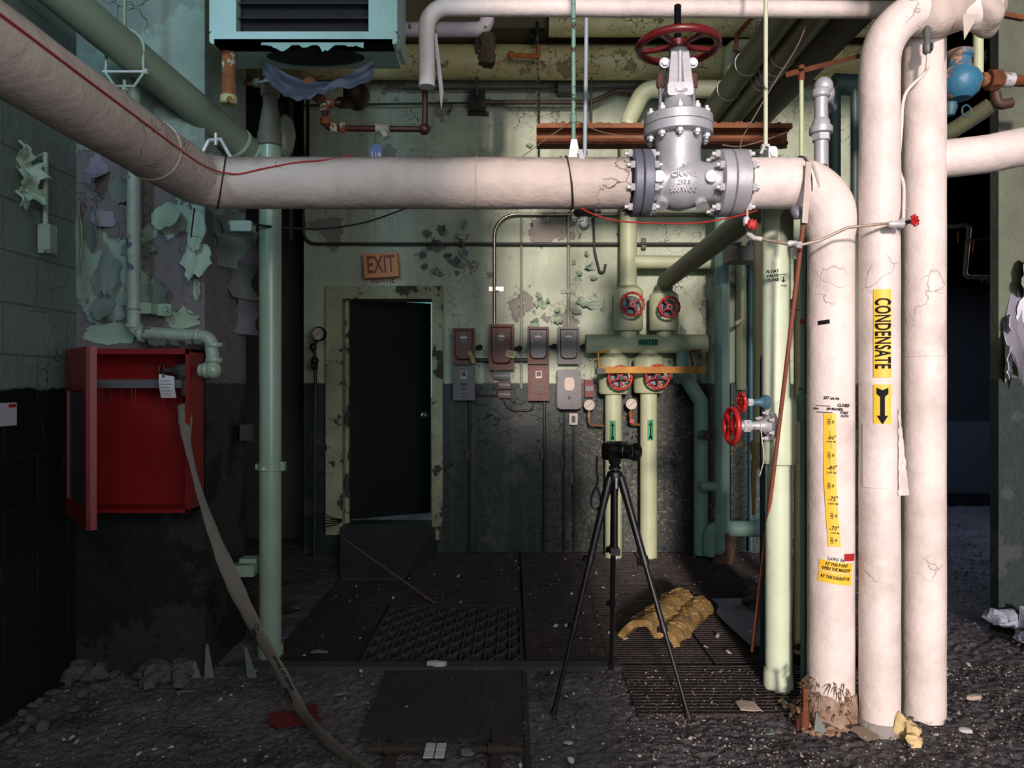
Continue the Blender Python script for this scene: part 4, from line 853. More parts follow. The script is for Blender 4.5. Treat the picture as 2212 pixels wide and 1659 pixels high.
# back wall flakes
rb = random.Random(5)
for k in range(64):
    if k < 26: px, py, s, m = rb.uniform(900, 1010), rb.uniform(465, 590), rb.uniform(8, 20), (PEELD, PEEL, PEELG)[k % 3]
    elif k < 36: px, py, s, m = rb.uniform(1230, 1275), rb.uniform(540, 700), rb.uniform(9, 18), PEEL
    elif k < 46: px, py, s, m = rb.uniform(1120, 1200), rb.uniform(620, 700), rb.uniform(8, 20), PEEL
    else: px, py, s, m = rb.uniform(960, 1340), rb.uniform(200, 500), rb.uniform(5, 13), (PEEL, PEELD)[k % 2]
    mb = blob(X_(px, 5.8), X_(px+s*rb.uniform(.7, 1.6), 5.8), Z_(py+s, 5.8), Z_(py, 5.8), 5.8, curl=rb.uniform(.02, .06), seed=k, edge=rb.choice(['left', 'right', 'top', 'bottom']), rag=.3, nu=7, nv=7)
    o = bpy.data.objects.new('loose_paint', mesh('loose_paint', mb, m, V((0, 0, 0)))); COL.objects.link(o); o.parent = WB; o.matrix_parent_inverse = Matrix.Translation(-WB.location)
# right pier: big hanging white and grey skins
for k, (x0, x1, y0, y1, m, kw) in enumerate(((2180, 2240, 560, 640, PEEL, dict(curl=.1, edge='right', seed=41)), (2192, 2240, 600, 760, WHITEF, dict(curl=.02, edge='right', seed=42, rag=.3)), (2165, 2205, 630, 800, PEELG, dict(curl=.12, edge='top', seed=43, rag=.3)), (2138, 2185, 740, 822, WHITEF, dict(curl=.14, edge='right', seed=44, rag=.25)), (2158, 2180, 680, 720, WHITEF, dict(curl=.08, edge='right', seed=45)), (2185, 2230, 780, 812, PEELG, dict(curl=.05, edge='right', seed=46)))):
    mb = peel(x0, x1, y0, y1, RPY, **kw)
    o = bpy.data.objects.new('loose_paint', mesh('loose_paint', mb, m, V((0, 0, 0)))); COL.objects.link(o); o.parent = WR; o.matrix_parent_inverse = Matrix.Translation(-WR.location)
# ---------------------------------------------------------------- back wall: conduits, boxes, sign
YW = 5.8
def con(pts, r, m, lab, rad=.08, grp=None, straps=(), name='conduit', tn_=12):
    mb = MB().tube(pth([V(p) for p in pts], rad, 8), r, tn_)
    ps = [(name if not straps else 'tube', mb, m)]
    if not straps: return one(name, mb, m, lab, 'conduit', grp)
    for (px, py, vert) in straps:
        c = P(px, py, YW-.02); w2, h2 = (.058, .018) if vert else (.014, .05)
        ps.append(('strap', MB().bbox((c.x-w2, YW-.012, c.z-h2), (c.x+w2, YW-.001, c.z+h2), .004).bbox((c.x-r*1.5, YW-.03-r, c.z-h2*.8), (c.x+r*1.5, YW-.01, c.z+h2*.8), .004), m))
    return thing(name, lab, 'conduit', ps, grp)
yc = YW-.035
con([P(1068, 702, yc), P(1068, 463, yc), P(1600, 463, yc)], .0135, CHROME, 'bare metal conduit rising from the brown switch box and bending right behind the white pipe', .17, straps=((1072, 624, 1), (1240, 463, 0)))
con([P(655, 335, yc), P(655, 527, yc), P(1600, 527, yc)], .012, DKCON, 'dark sooty conduit running the length of the back wall above the exit sign', .10, straps=((1390, 527, 0),))
con([P(1126, 840, yc+.01), P(1126, 470, yc+.01)], .010, MINTC, 'thin mint-painted conduit going up the wall between the brown and grey switch boxes')
con([P(1228, 708, yc+.005), P(1228, 458, yc+.005)], .0125, MINTC, 'thicker mint-painted conduit rising from the top of the right grey switch box', straps=((1228, 629, 1),))
con([P(1282, 470, yc), P(1284, 540, yc), P(1296, 590, yc), P(1306, 586, yc), P(1308, 570, yc)], .009, DKCON, 'dark cable conduit hanging left of the pale riser and curling into a junction fitting', .04)
con([P(870, 192, 5.72), P(1220, 192, 5.72), P(1560, 186, 5.72)], .009, DKCON, 'thin dark conduit just under the cracked ceiling pipe', 0)
con([P(640, 228, 5.72), P(1020, 222, 5.72)], .008, DKCON, 'thin sagging dark conduit left of the square junction box', 0)
con([P(1040, 221, 5.70), P(1278, 221, 5.70), P(1330, 196, 5.70), P(1560, 196, 5.70)], .018, mat('brown conduit', (72, 58, 50), .5, bump=.1), 'thick brown conduit leaving the square junction box to the right', .1)
con([P(1030, 70, 5.35), P(1030, 205, 5.6)], .012, mat('mauve conduit', (84, 72, 72), .5), 'vertical brown conduit dropping in front of the yellow pipe into the junction box', 0)
one('junction_box', MB().bbox((X_(1013, 5.68), 5.64, Z_(234, 5.68)), (X_(1048, 5.68), YW, Z_(198, 5.68)), .01, 3).bbox((X_(1010, 5.68), 5.76, Z_(239, 5.68)), (X_(1055, 5.68), YW, Z_(232, 5.68)), .002), BLACKM, 'black square junction box high on the back wall', 'electrical box')
one('junction_box', MB().bbox((X_(1205, 5.68), 5.68, Z_(198, 5.68)), (X_(1236, 5.68), YW, Z_(176, 5.68)), .006, 3), GREYM, 'small grey junction box right under the yellow pipe', 'electrical box')
for k, (px, y0, y1, ww, m, lab) in enumerate(((1164, 100, 340, .008, DKCON, 'thin dark vertical rod beside the hanging chain'), (1277, 40, 270, .009, DKCON, 'thin dark vertical rod just right of the grey-blue drop pipe'), (628, 190, 520, .02, DARKW, 'dark vertical conduit in the shade left of the exit door'), (665, 200, 340, .012, BLACKM, 'black vertical conduit under the rusty pipe loop'))):
    con([P(px, y0, 5.45), P(px, y1, 5.75 if k != 1 else 5.6)], ww, m, lab, 0, name='rod' if k < 2 else 'conduit')
for k, (px, y0, y1, r, lab) in enumerate(((1015, 862, 1192, .010, 'black conduit dropping to the floor from the lower left grey box'), (1176, 862, 1192, .011, 'black conduit dropping to the floor from the lower brown box'), (1218, 880, 1192, .008, 'black conduit dropping to the floor from the rounded grey starter'), (1239, 915, 1192, .008, 'thin dark conduit dropping to the floor from the small push-button box'))):
    con([P(px, y0, yc), P(px, y1, yc)], r, (DKCON if k != 3 else mat('dark teal conduit', (34, 60, 56), .4)), lab, 0, straps=((px-4, y0+120, 0),))
con([P(1088, 858, yc), P(1092, 876, yc), P(1108, 887, yc), P(1150, 887, yc), P(1153, 864, yc)], .007, DKCON, 'short black cable looping between the red switch and the lower brown box', .06)
con([P(1024, 778, yc), P(1140, 778, yc)], .017, DKCON, 'horizontal dark conduit linking the switch boxes', 0)
con([P(1024, 853, yc), P(1075, 854, yc)], .007, DKCON, 'thin horizontal dark conduit from the lower left box to the red switch', 0)
BOXES = []
def dbx(px0, px1, py0, py1, m, m2, lab, kind, dp=.13):
    x0, x1, z0, z1 = X_(px0, YW-dp), X_(px1, YW-dp), Z_(py1, YW-dp), Z_(py0, YW-dp)
    e = .006 if kind != 'round' else .03
    bd = MB().bbox((x0, YW-dp*.75, z0), (x1, YW, z1), e, 4); ps = [('body', bd, m)]
    w_, h_ = x1-x0, z1-z0; cx_ = (x0+x1)/2
    if kind == 'deep':   # cover with a deep drawn, round-bottomed bulge
        ps.append(('cover', MB().bbox((x0-.002, YW-dp*.82, z0+.0), (x1+.002, YW-dp*.75, z1+.002), .006), m))
        b = z0+h_*(.12 if h_ < .36 else .26)
        o1 = [(x0+w_*.08, z1-h_*.05), (x0+w_*.10, b+h_*.12), (x0+w_*.16, b+h_*.03), (x0+w_*.3, b), (x1-w_*.3, b), (x1-w_*.16, b+h_*.03), (x1-w_*.10, b+h_*.12), (x1-w_*.08, z1-h_*.05)]
        sc_ = lambda f_: [(cx_+(x-cx_)*f_, (z1+b)/2+(z-(z1+b)/2)*f_) for x, z in o1]
        bm = MB(); q1, q2 = o1, sc_(.9); n = len(o1)
        bm.add([(x, YW-dp*.82, z) for x, z in q1]+[(x, YW-dp*1.0, z) for x, z in q2], [list(range(n, 2*n))]+[(i, (i+1) % n, (i+1) % n+n, i+n) for i in range(n)])
        ps.append(('cover_bulge', bm, m2)); yl = YW-dp*1.0
        hnd = MB().bar((x1, YW-dp*.5, z0+h_*.46), (x1+.03, YW-dp*.6, z0+h_*.50), .012, .012).lathe((x1+.032, YW-dp*.75, z0+h_*.47), V((.5, -1, .1)), [(0, .01), (.01, .022), (.03, .02), (.04, .008)], 12)
        ps.append(('lever', hnd, BLACKM))
    elif kind == 'panel':
        ps.append(('cover', MB().bbox((x0+w_*.08, YW-dp*.84, z0+h_*.2), (x1-w_*.08, YW-dp*.75, z1-h_*.1), .006), m2)); yl = YW-dp*.84
        ps.append(('catch', MB().cyl((cx_, YW-dp*.75, z0+h_*.1), (cx_, YW-dp*.83, z0+h_*.1), .008, n=10), BLACKM))
        for zz in (.42, .30): ps.append(('nameplate', MB().box((cx_-.024, yl-.002, z0+h_*zz), (cx_+.024, yl, z0+h_*(zz+.07))), LABELK))
    elif kind == 'round':
        ps.append(('cover', MB().bbox((x0+.004, YW-dp, z0+.004), (x1-.004, YW-dp*.75, z1-.004), .034, 5), m2)); yl = YW-dp
        ps.append(('reset_button', MB().cyl((cx_, yl, z0+h_*.3), (cx_, yl-.012, z0+h_*.3), .012, n=14), DKRED))
    if kind in ('deep',):
        lz = z1-h_*.28
        ps.append(('label', MB().box((cx_-.026, yl-.0025, lz-.036), (cx_+.026, yl-.0005, lz+.036)), LABELK, None, [('white_band', MB().box((cx_-.025, yl-.0035, lz-.003), (cx_+.025, yl-.0026, lz+.013)), LABELW), ('square_mark', MB().box((cx_-.013, yl-.0035, lz+.017), (cx_+.013, yl-.0026, lz+.033)).box((cx_-.023, yl-.0035, lz-.030), (cx_+.023, yl-.0026, lz-.008)), GREYM)]))
    if kind == 'panel':
        lz = z1-h_*.26; ps.append(('label', MB().box((cx_-.024, yl-.0025, lz-.028), (cx_+.024, yl-.0005, lz+.028)), LABELW, None, [('square_mark', MB().box((cx_-.018, yl-.0035, lz-.014), (cx_+.018, yl-.0026, lz+.022)), LABELK)]))
    if kind == 'round':
        lz = z1-h_*.36; ps.append(('label', MB().prism([V((cx_+.038*math.copysign(abs(math.cos(t))**.6, math.cos(t)), yl-.0025, lz+.050*math.copysign(abs(math.sin(t))**.6, math.sin(t)))) for t in [k*math.pi/12 for k in range(24)]], (0, .002, 0)), LABELW))
    return thing('switch_box', lab, 'electrical box', ps, 'switch boxes on the back wall')
dbx(978, 1025, 708, 788, BOXRUST, BOXRUST, 'upper left switch box, rusty brown with a deep drawn cover', 'deep')
dbx(1056, 1110, 700, 799, BOXRUST, BOXRUST, 'tallest switch box, rusty brown with a yellow tag on its lever', 'deep')
dbx(1140, 1186, 706, 786, BOXRUST, mat('grey bulge', (70, 72, 78), .45, bump=.1, dirt=(60, 44, 40), damt=.5), 'upper switch box with grey bulging cover in a rusty brown case', 'deep')
dbx(1206, 1252, 706, 786, BOXGREY, BOXGREY, 'upper right switch box, all grey with a small white plate', 'deep')
dbx(978, 1025, 790, 865, BOXGREY, BOXGREY, 'lower left switch box, grey with a rectangular inset door', 'panel')
dbx(1141, 1187, 789, 866, BOXRUST, BOXRUST, 'lower rusty brown switch box below the grey-covered one', 'panel')
dbx(1203, 1257, 798, 885, BOXGREY, BOXGREY, 'rounded grey motor starter with a big pale plate and reset button', 'round', .16)
for px0, px1, py0, py1, m, lab in ((1064, 1102, 803, 819, DKCON, 'small dark switch directly under the tallest brown box'), (1076, 1103, 822, 840, DKRED, 'upper of two small dark red switch covers'), (1076, 1103, 843, 860, DKRED, 'lower of two small dark red switch covers'), (1263, 1283, 820, 858, mat('brick red box', (120, 62, 58), .6, bump=.3, scale=50), 'narrow brick red box left of the pale valve bodies')):
    x0, x1, z0, z1 = X_(px0, YW-.06), X_(px1, YW-.06), Z_(py1, YW-.06), Z_(py0, YW-.06)
    thing('small_switch', lab, 'switch', [('body', MB().bbox((x0, YW-.06, z0), (x1, YW, z1), .004), m), ('face_plate', MB().box((x0+.006, YW-.064, z0+(z1-z0)*.35), (x1-.006, YW-.06, z0+(z1-z0)*.62)), GREYM)])
x0, x1, z0, z1 = X_(1230, YW-.06), X_(1248, YW-.06), Z_(918, YW-.06), Z_(893, YW-.06)
thing('push_button_box', 'tiny cream push-button box under the rounded grey starter', 'switch', [('body', MB().bbox((x0, YW-.05, z0), (x1, YW, z1), .006), LABELW), ('button', MB().bbox((x0+.018, YW-.06, z0+.018), (x1-.018, YW-.05, z1-.018), .01, 3), LABELK)])
for px, py, rot, k in ((1019, 772, 24, 0), (1103, 765, -12, 1)):
    c = P(px, py, YW-.15); r_ = Matrix.Rotation(math.radians(-rot), 3, 'Y'); hw_, hh_ = ((.016, .048), (.037, .028))[k]
    tm = MB().box((c.x-hw_, c.y-.001, c.z-hh_), (c.x+hw_, c.y+.001, c.z+hh_), r_)
    ti = MB()
    for q in (.006, -.008): ti.box((c.x-hw_*.6, c.y-.0018, c.z+q), (c.x+hw_*.6, c.y-.0011, c.z+q+.006), r_, c)
    thing('lockout_tag', ['narrow yellow-green tag hanging edge-on from the upper left switch box', 'square yellow-green tag hanging from the lever of the tallest box'][k], 'tag', [('card', tm, YTAG), ('print', ti, LABELK)])
# exit sign and stencilled word
r_ = Matrix.Rotation(math.radians(-4), 3, 'Y'); c = P(823, 573, 5.72)
es = MB().bbox((c.x-.132, 5.71, c.z-.094), (c.x+.132, 5.80, c.z+.094), .006)
es.v = [r_ @ (q-c)+c for q in es.v]
def esf(x, y, d=0): return r_ @ V((x, 0, y))+V((c.x, 5.708, c.z))
et = MB(); textmb('EXIT', .172, lambda x, y, d=0: esf(x*.62, y*1.08), et, bold=.003)
chev = MB()
for s in (-1, 1): stroke([(s*.108, .022), (s*.122, 0), (s*.108, -.022)], .005, esf, chev)
thing('exit_sign', 'tilted orange EXIT sign above the door', 'sign', [('box', es, mat('faded sign', (214, 142, 74), .5, bump=.05, dirt=(150, 120, 80), damt=.4)), ('lettering', et, mat('sign red', (128, 14, 12), .5, bump=0)), ('chevron', chev, mat('pale chevron', (214, 150, 100), .5, bump=0))])
so = MB(); cz = P(827, 604, 5.798); textmb('SORTIE', .082, lambda x, y, d=0: V((cz.x+x*.72, 5.7985, cz.z+y)), so, bold=.001)
one('painted_word', so, mat('faded stencil red', (130, 44, 40), .6, bump=0), 'faded red word SORTIE painted on the wall under the exit sign', 'lettering', smooth=0)
# gauge by the door
def gauge(c, r, lab, face=True, rim=BLACKM, stem=None, grp=None, yaw=0):
    d = V((math.sin(yaw), -math.cos(yaw), 0)); c = V(c)
    ps = [('case', MB().lathe(c-d*-.0, d*-1, [(-.002, r*.98), (0, r), (.035, r), (.045, r*.6), (.05, .01)], 30), rim), ('dial', MB().cyl(c+d*.0025, c+d*.0045, r*.84, n=30), LABELW)]
    u = V((math.cos(yaw), math.sin(yaw), 0)); nd = MB().bar(c+d*.006+u*(-.5*r)-UZ*.45*r, c+d*.006+u*(.55*r)+UZ*.5*r, .003, .001, up=tuple(d))
    for k in range(9):
        a = math.radians(225-270*k/8); e = u*math.cos(a)+UZ*math.sin(a); nd.bar(c+d*.0052+e*r*.62, c+d*.0052+e*r*.76, .003, .001, up=tuple(d))
    ps.append(('needle', nd, INK))
    if stem: ps += stem
    return thing('pressure_gauge', lab, 'gauge', ps, grp)
gx = P(687, 721, 5.55)
gauge(gx, .054, 'black-rimmed pressure gauge on a dark pipe left of the exit door', stem=[('stem', MB().tube(pth([gx+V((-.02, .03, -.05)), gx+V((-.045, .04, -.10)), gx+V((-.035, .06, -.2)), V((X_(679, 5.6), 5.6, .0))], .04), .013, 12), DKCON), ('fitting', MB().ell(gx+V((-.045, .03, -.10)), .026, .026, .034).ell(gx+V((-.035, .04, -.20)), .03, .03, .03).cyl(gx+V((-.06, .05, -.24)), gx+V((-.02, .05, -.24)), .03), BLACKM)], yaw=-.25)
gg = 'round pressure gauges beside the pale risers'
for k, (px, py) in enumerate(((1273, 875), (1364, 873))):
    c = P(px, py, 5.6); sx = X_((1306, 1385)[k], 5.6)
    st_ = MB().tube(pth([c+V((.0, .02, -.03)), c+V((.0, .03, -.15)), V((sx, 5.66, c.z-.16))], .03), .010, 12); st_.cyl(c+V((0, .02, -.06)), c+V((0, .02, -.10)), .017)
    ps = [('siphon', st_, RUSTP if k else mat('brass', (150, 110, 84), .5, metal=.4, bump=.2))]
    if k: ps.append(('cock_knob', MB().cyl(c+V((0, 0, -.128)), c+V((0, -.02, -.128)), .018, n=14), REDE))
    gauge(c, .041, ['left of the two small white-faced gauges, on a brass siphon', 'right of the two small white-faced gauges, with a red cock below'][k], rim=LABELW, stem=ps, grp=gg)
# ---------------------------------------------------------------- water manifold on the back wall
YV = 5.62
RA, RB_ = X_(1325, YV), X_(1401, YV); r1 = VR(1325, YV, 37); ZH = Z_(743, YV)
man = MB().tube(dens([V((X_(1265, YV), YV, ZH)), V((X_(1526, YV), YV, ZH))], .05), .0715, 30, jit=.02)
ri1 = MB().cyl((RA, YV, -.05), (RA, YV, Z_(850, YV)), r1, n=30); ri2 = MB().cyl((RB_, YV, -.05), (RB_, YV, Z_(850, YV)), r1, n=30)
nk = [MB().cyl((RA, YV, Z_(790, YV)), (RA, YV, ZH-.04), r1, n=26), MB().cyl((RB_, YV, Z_(790, YV)), (RB_, YV, ZH-.04), r1, n=26)]
UA, UB = X_(1357, YV), X_(1434, YV)
up1 = MB().tube(dens(pth([(UA, YV, ZH+.04), (UA, YV, Z_(345, YV)), (UA-.0, YV, Z_(262, YV)), P(1392, 192, YV-.1), P(1600, 192, YV-.1)], [0, 0, .1, .12, 0]), .06), .065, 30, jit=.015)
up1.cyl((UA, YV, Z_(566, YV)), (X_(1560, YV), YV+.02, Z_(566, YV)), .05)
up2 = MB().cyl((UB, YV, ZH+.04), (UB, YV, Z_(700, YV)), .055)
YD = 3.2; XD = X_(1682, YD); rD = VR(1684, YD, 61)
arr = []
for px in (1323.5, 1405): 
    X0 = RA if px < 1350 else RB_; py = 931 if px < 1350 else 929
    fnn = onpipe(px, py, X0, YV, r1); pm_ = MB(); patch(pm_, fnn, -.023, .023, -.078, .078); am = MB()
    am.add([fnn(x*.7, y*1.05, .001) for x, y in ((0, .066), (-.018, .03), (-.007, .03), (-.007, -.03), (-.016, -.052), (-.016, -.068), (0, -.058), (.016, -.068), (.016, -.052), (.007, -.03), (.007, .03), (.018, .03))], [(0, 1, 11), (2, 3, 9, 10), (3, 4, 5, 6), (3, 6, 9), (9, 6, 7, 8)])
    arr.append(('flow_arrow', pm_, GRNST, 'green sticker with a dark arrow', [('arrow', am, INK)]))
fw = lambda x, y, d=0: V((X_(1400, YV-.07)+x, YV-.0725-d, Z_(740, YV-.07)+y))
wl_ = MB().box((X_(1379, 5.55), YV-.0735, Z_(746.5, 5.55)), (X_(1421, 5.55), YV-.07, Z_(732.5, 5.55))); wt_ = MB(); textmb('WATER', .05, lambda x, y, d=0: fw(x*.86, y, .002), wt_, bold=.001)
thing('water_manifold', 'pale green insulated header with WATER label, two risers and pipes above, on the back wall', 'pipe', [('header', man, PALEP), ('riser', ri1, PALEP), ('riser', ri2, PALEP), ('neck', nk[0], PALEP), ('neck', nk[1], PALEP), ('upper_riser', up1, PALEP), ('upper_neck', up2, PALEP), ('name_label', wl_, GRNST, 'green label', [('lettering', wt_, INK)])]+arr)
vb = mat('pale green valve jacket', (186, 196, 158), .5, bump=.25, scale=14, topdust=(116, 106, 94), dirt=(130, 126, 104), damt=.3, crack=.2, cscale=8)
def valve(X0, px_w, py_w, y0, y1, rb_, lab, spokes=4, top=True, wr_=.093):
    z0, z1 = Z_(y1, YV), Z_(y0, YV)
    bd = MB().lathe((X0, YV, z0), UZ, [(0, rb_*.62), (.004, rb_*.93), (.02, rb_), (z1-z0-.05, rb_), (z1-z0-.03, rb_*.96), (z1-z0, rb_*.6)], 32, jit=.02)
    cx_, cz_ = X_(px_w, YV-rb_-.11), Z_(py_w, YV-rb_-.11); yw = YV-rb_-.11
    bn = MB().lathe((cx_, YV-rb_*.55, cz_), V((0, -1, 0)), [(0, .06), (rb_*.45+.015, .06), (rb_*.45+.02, .062), (rb_*.45+.035, .062), (rb_*.45+.036, .035), (rb_*.45+.08, .022)], 20)
    for k in range(6): a = k*math.pi/3; bn.hexb((cx_+.048*math.cos(a), YV-rb_-.036, cz_+.048*math.sin(a)), V((0, -1, 0)), .009, .012)
    stm = MB().cyl((cx_, YV-rb_-.03, cz_), (cx_, yw-.03, cz_), .009, n=12)
    if not top: stm.cyl((cx_, yw, cz_), (cx_, yw-.06, cz_), .017, n=12)
    hw2 = MB(); wheel(hw2, (cx_, yw, cz_), V((0, -1, 0)), wr_, .0095, spokes, .022, dish=.004, knurl=.22, kn=28, a0=.6 if spokes == 4 else 1.0, sw=.0075)
    return thing('wheel_valve', lab, 'valve', [('body_jacket', bd, vb), ('bonnet', bn, BLUEP if spokes == 4 else SILVD), ('stem', stm, SCREW), ('handwheel', hw2, REDE)], 'insulated valves with red handwheels on the water manifold')
valve(UA, 1366, 657, 618, 716, .110, 'upper left wheel valve, insulated pale green, below the vertical pipe')
valve(UB, 1446, 663, 628, 716, .110, 'upper right wheel valve, at the foot of the sloping pipe', wr_=.082)
valve(RA, 1340, 816, 764, 852, .113, 'lower left wheel valve, behind the orange bar, on the left riser', 5, False)
valve(RB_, 1421, 814, 764, 850, .113, 'lower right wheel valve, behind the orange bar, on the right riser', 5, False)
# orange bar and hooks
ob_ = MB().box((X_(1303, 5.36), 5.35, Z_(806, 5.36)), (X_(1524, 5.36), 5.36, Z_(792, 5.36)))
hk = MB().box((X_(1288, 5.38), 5.34, Z_(808, 5.38)), (X_(1306, 5.38), 5.45, Z_(796, 5.38)))
hk2 = MB().tube(pth([P(1295, 800, 5.42), P(1292, 761, 5.45), P(1316, 759, 5.5)], .01), .007, 8); hk3 = MB().tube(pth([P(1497, 792, 5.42), P(1491, 758, 5.45), P(1512, 757, 5.5)], .02), .009, 8)
thing('valve_bar', 'orange painted flat steel bar across the two lower handwheels', 'bar', [('flat_bar', ob_, ORANGE), ('end_block', hk, DKCON), ('hook', hk2, ORANGE), ('hook', hk3, RUST)])
# sloping pipe coming forward + mint pipe D
ds = MB().tube(dens(fillet([(UB-.0, YV, Z_(640, YV)), (UB, YV-.05, Z_(610, YV)), (XD, YD, 2.13), (XD, YD, 1.9)], [0, .06, .15, 0], 10), .05), [.06]*1 if False else .061, 30, jit=.015)
one('sloping_pipe', ds, mat('dull green-brown pipe', (110, 116, 96), .5, bump=.15, dirt=(80, 78, 62), damt=.5), 'dusty green pipe running from the upper right valve forward to the pale mint pipe', 'pipe')  # one even green-brown with random dirt patches
zs0, zs1 = Z_(1004, YD), Z_(862, YD)
dp_ = MB().tube(dens([V((XD, YD, -.01)), V((XD, YD, zs0+.02))], .04), rD*.98, 34, jit=.03); dp_.tube(dens([V((XD-.012, YD, zs1-.03)), V((XD-.012, YD, 2.06))], .04), rD*1.03, 34, jit=.03)
slv = MB().lathe((XD+.004, YD, zs0), UZ, [(0, rD), (.006, rD*1.25), (.03, rD*1.32), (zs1-zs0-.04, rD*1.28), (zs1-zs0-.01, rD*1.2), (zs1-zs0+.01, rD*.9)], 36, jit=.08)
raggedD = MB().lathe((XD, YD, -.01), UZ, [(0, rD*1.02), (.03, rD*1.08), (.07, rD*1.05), (.09, rD*.99)], 34, jit=.2)
of = onpipe(1675, 596, XD-.012, YD, rD*1.03+.002); fv = MB()
for t, yy in (('FLOAT', .020), ('VALVE', .002), ('CLOSE', -.017)): textmb(t, .017, (lambda yy: lambda x, y, d=0: of(x-.012, y+yy, .001))(yy), fv, shear=.1, res=1, bold=.0004, ml=.008)
stroke([(.012, .006), (.048, .006)], .002, lambda x, y, d=0: of(x, y, .001), fv); stroke([(.034, -.004), (.034, -.024)], .004, lambda x, y, d=0: of(x, y, .001), fv); stroke([(.026, -.018), (.034, -.027), (.042, -.018)], .003, lambda x, y, d=0: of(x, y, .001), fv)
textmb('OPEN', .012, lambda x, y, d=0: of(x+.034, y-.042, .001), fv, res=1)
thing('mint_pipe', 'pale mint insulated pipe with FLOAT VALVE CLOSE note, behind the leaning copper-brown rod', 'pipe', [('jacket', dp_, MINTP), ('jacket_sleeve', slv, MINTP), ('frayed_foot', raggedD, MINTP), ('pen_note', fv, INK)])
# its side valve with red wheel and the small valve above
ys = 3.12
p0, p1 = P(1652, 920, ys), P(1612, 914, ys); p2 = P(1585, 914, ys)
ax = V((-1, -.12, 0)).normalized()
vb_ = MB().lathe(V((XD-.05, ys+.02, p0.z)), ax, [(0, .062), (.018, .064), (.02, .045), (.034, .034), (.06, .02), (.10, .018), (.105, .026), (.118, .026), (.12, .02), (.175, .014)], 22)
b1 = [MB().hexb(V((XD-.05, ys+.02, p0.z))+ax*.012+V((.28*math.cos(a)*.054, -math.cos(a)*.054, math.sin(a)*.054)), ax, .010, .022, .01) for a in [k*math.pi/3+.5 for k in range(6)]]
nutm = MB().hexb(V((XD-.05, ys+.02, p0.z))+ax*.10, ax, .028, .03)
hwm = MB(); wc = V((XD-.05, ys+.02, p0.z))+ax*.178; wheel(hwm, wc, ax, .083, .0115, 4, .013, dish=-.0, a0=.9, sw=.010)
thing('side_valve', 'silver bolted valve with a red handwheel sticking out left of the mint pipe', 'valve', [('bonnet', vb_, SILV), ('packing_nut', nutm, NUT), ('handwheel', hwm, REDE)]+[('bolt', q, NUT) for q in b1])
q0 = P(1650, 869, 3.12)
sv = MB().lathe(q0+V((.02, .01, 0)), ax, [(0, .03), (.02, .032), (.03, .02), (.05, .014), (.07, .014)], 16); svn = MB().hexb(q0+V((.02, .01, 0))+ax*.07, ax, .017, .02)
shw = MB(); wheel(shw, q0+V((.02, .01, .0))+ax*.115, ax, .042, .007, 5, .009, knurl=.3, kn=12)
svs = MB().cyl(q0+V((.02, .01, 0))+ax*.07, q0+V((.02, .01, 0))+ax*.125, .004, n=8)
thing('small_valve', 'small blue valve with a little red wheel above the bolted silver one', 'valve', [('bonnet', sv, BLUEP), ('packing_nut', svn, NUT), ('stem', svs, CHROME), ('handwheel', shw, REDE)])
one('white_string', MB().tube(crom([P(1643, 915, 3.03), P(1646, 950, 3.0), P(1650, 990, 3.0), P(1641, 1028, 3.02)], 8), .0022, 8), LABELW, 'thin white cord dangling from the silver side valve', 'string')
# leaning rod with its hook bracket
one('leaning_rod', MB().cyl(P(1735, 486, 2.78), P(1625, 1406, 3.42), .0085, .0085, 12), BROWNW, 'long copper-brown rod leaning from the white tank pipe down to the floor grating', 'rod')
# impulse tubing with red knob valves
tb = mat('dirty tubing', (176, 160, 144), .45, metal=.3, bump=.3, dirt=(110, 80, 60), damt=.5, dscale=10)
tm = [MB().tube(pth([P(1614, 452, 2.86), P(1614, 508, 2.84), P(1660, 520, 2.8), P(1726, 530, 2.74), P(1770, 520, 2.72), P(1830, 492, 2.70), P(1900, 484, 2.69), P(1952, 482, 2.74)], .02, 5), .0055, 10)]
fts = [MB().lathe(P(1612, 488, 2.85), UZ, [(0, .010), (.004, .013), (.03, .013), (.034, .01)], 10), MB().tube([P(1616, 505, 2.84), P(1630, 515, 2.82), P(1646, 517, 2.81)], .010, 10), MB().lathe(P(1700, 526, 2.76), RX, [(0, .008), (.01, .012), (.03, .012), (.04, .008)], 10), MB().lathe(P(1718, 529, 2.745), RX, [(0, .008), (.005, .013), (.02, .013), (.025, .008)], 6), MB().lathe(P(1918, 484, 2.69), RX, [(0, .007), (.01, .013), (.03, .012), (.05, .014), (.06, .008)], 10), MB().ell(P(1950, 482, 2.73), .016, .016, .018)]
kn1 = MB(); wheel(kn1, P(1625, 485, 2.80), V((0, -1, .1)), .021, .006, 4, .010, knurl=.4, kn=8); kn1.cyl(P(1625, 485, 2.80), P(1618, 486, 2.86), .005, n=8)
kn2 = MB(); wheel(kn2, P(1976, 476, 2.68), V((.55, -1, .1)), .021, .006, 4, .010, knurl=.4, kn=8)
sp2 = MB().tube([P(1950, 482, 2.73), P(1968, 478, 2.70)], .008, 10)
thing('sampling_line', 'thin dirty tubing strung across the white pipes with two small red knobs', 'tubing', [('tube', tm[0], tb)]+[('fitting', q, NUT) for q in fts]+[('knob', kn1, REDE), ('knob', kn2, REDE), ('valve_stem', sp2, BLACKM)])
wl2 = MB().tube(crom([P(2005, 100, 2.80), P(2003, 140, 2.8), P(1995, 160, 2.82), P(1955, 205, 2.84), P(1947, 280, 2.84), P(1942, 360, 2.84), P(1952, 400, 2.82), P(1952, 462, 2.75), P(1951, 478, 2.74)], 8), .0065, 10)
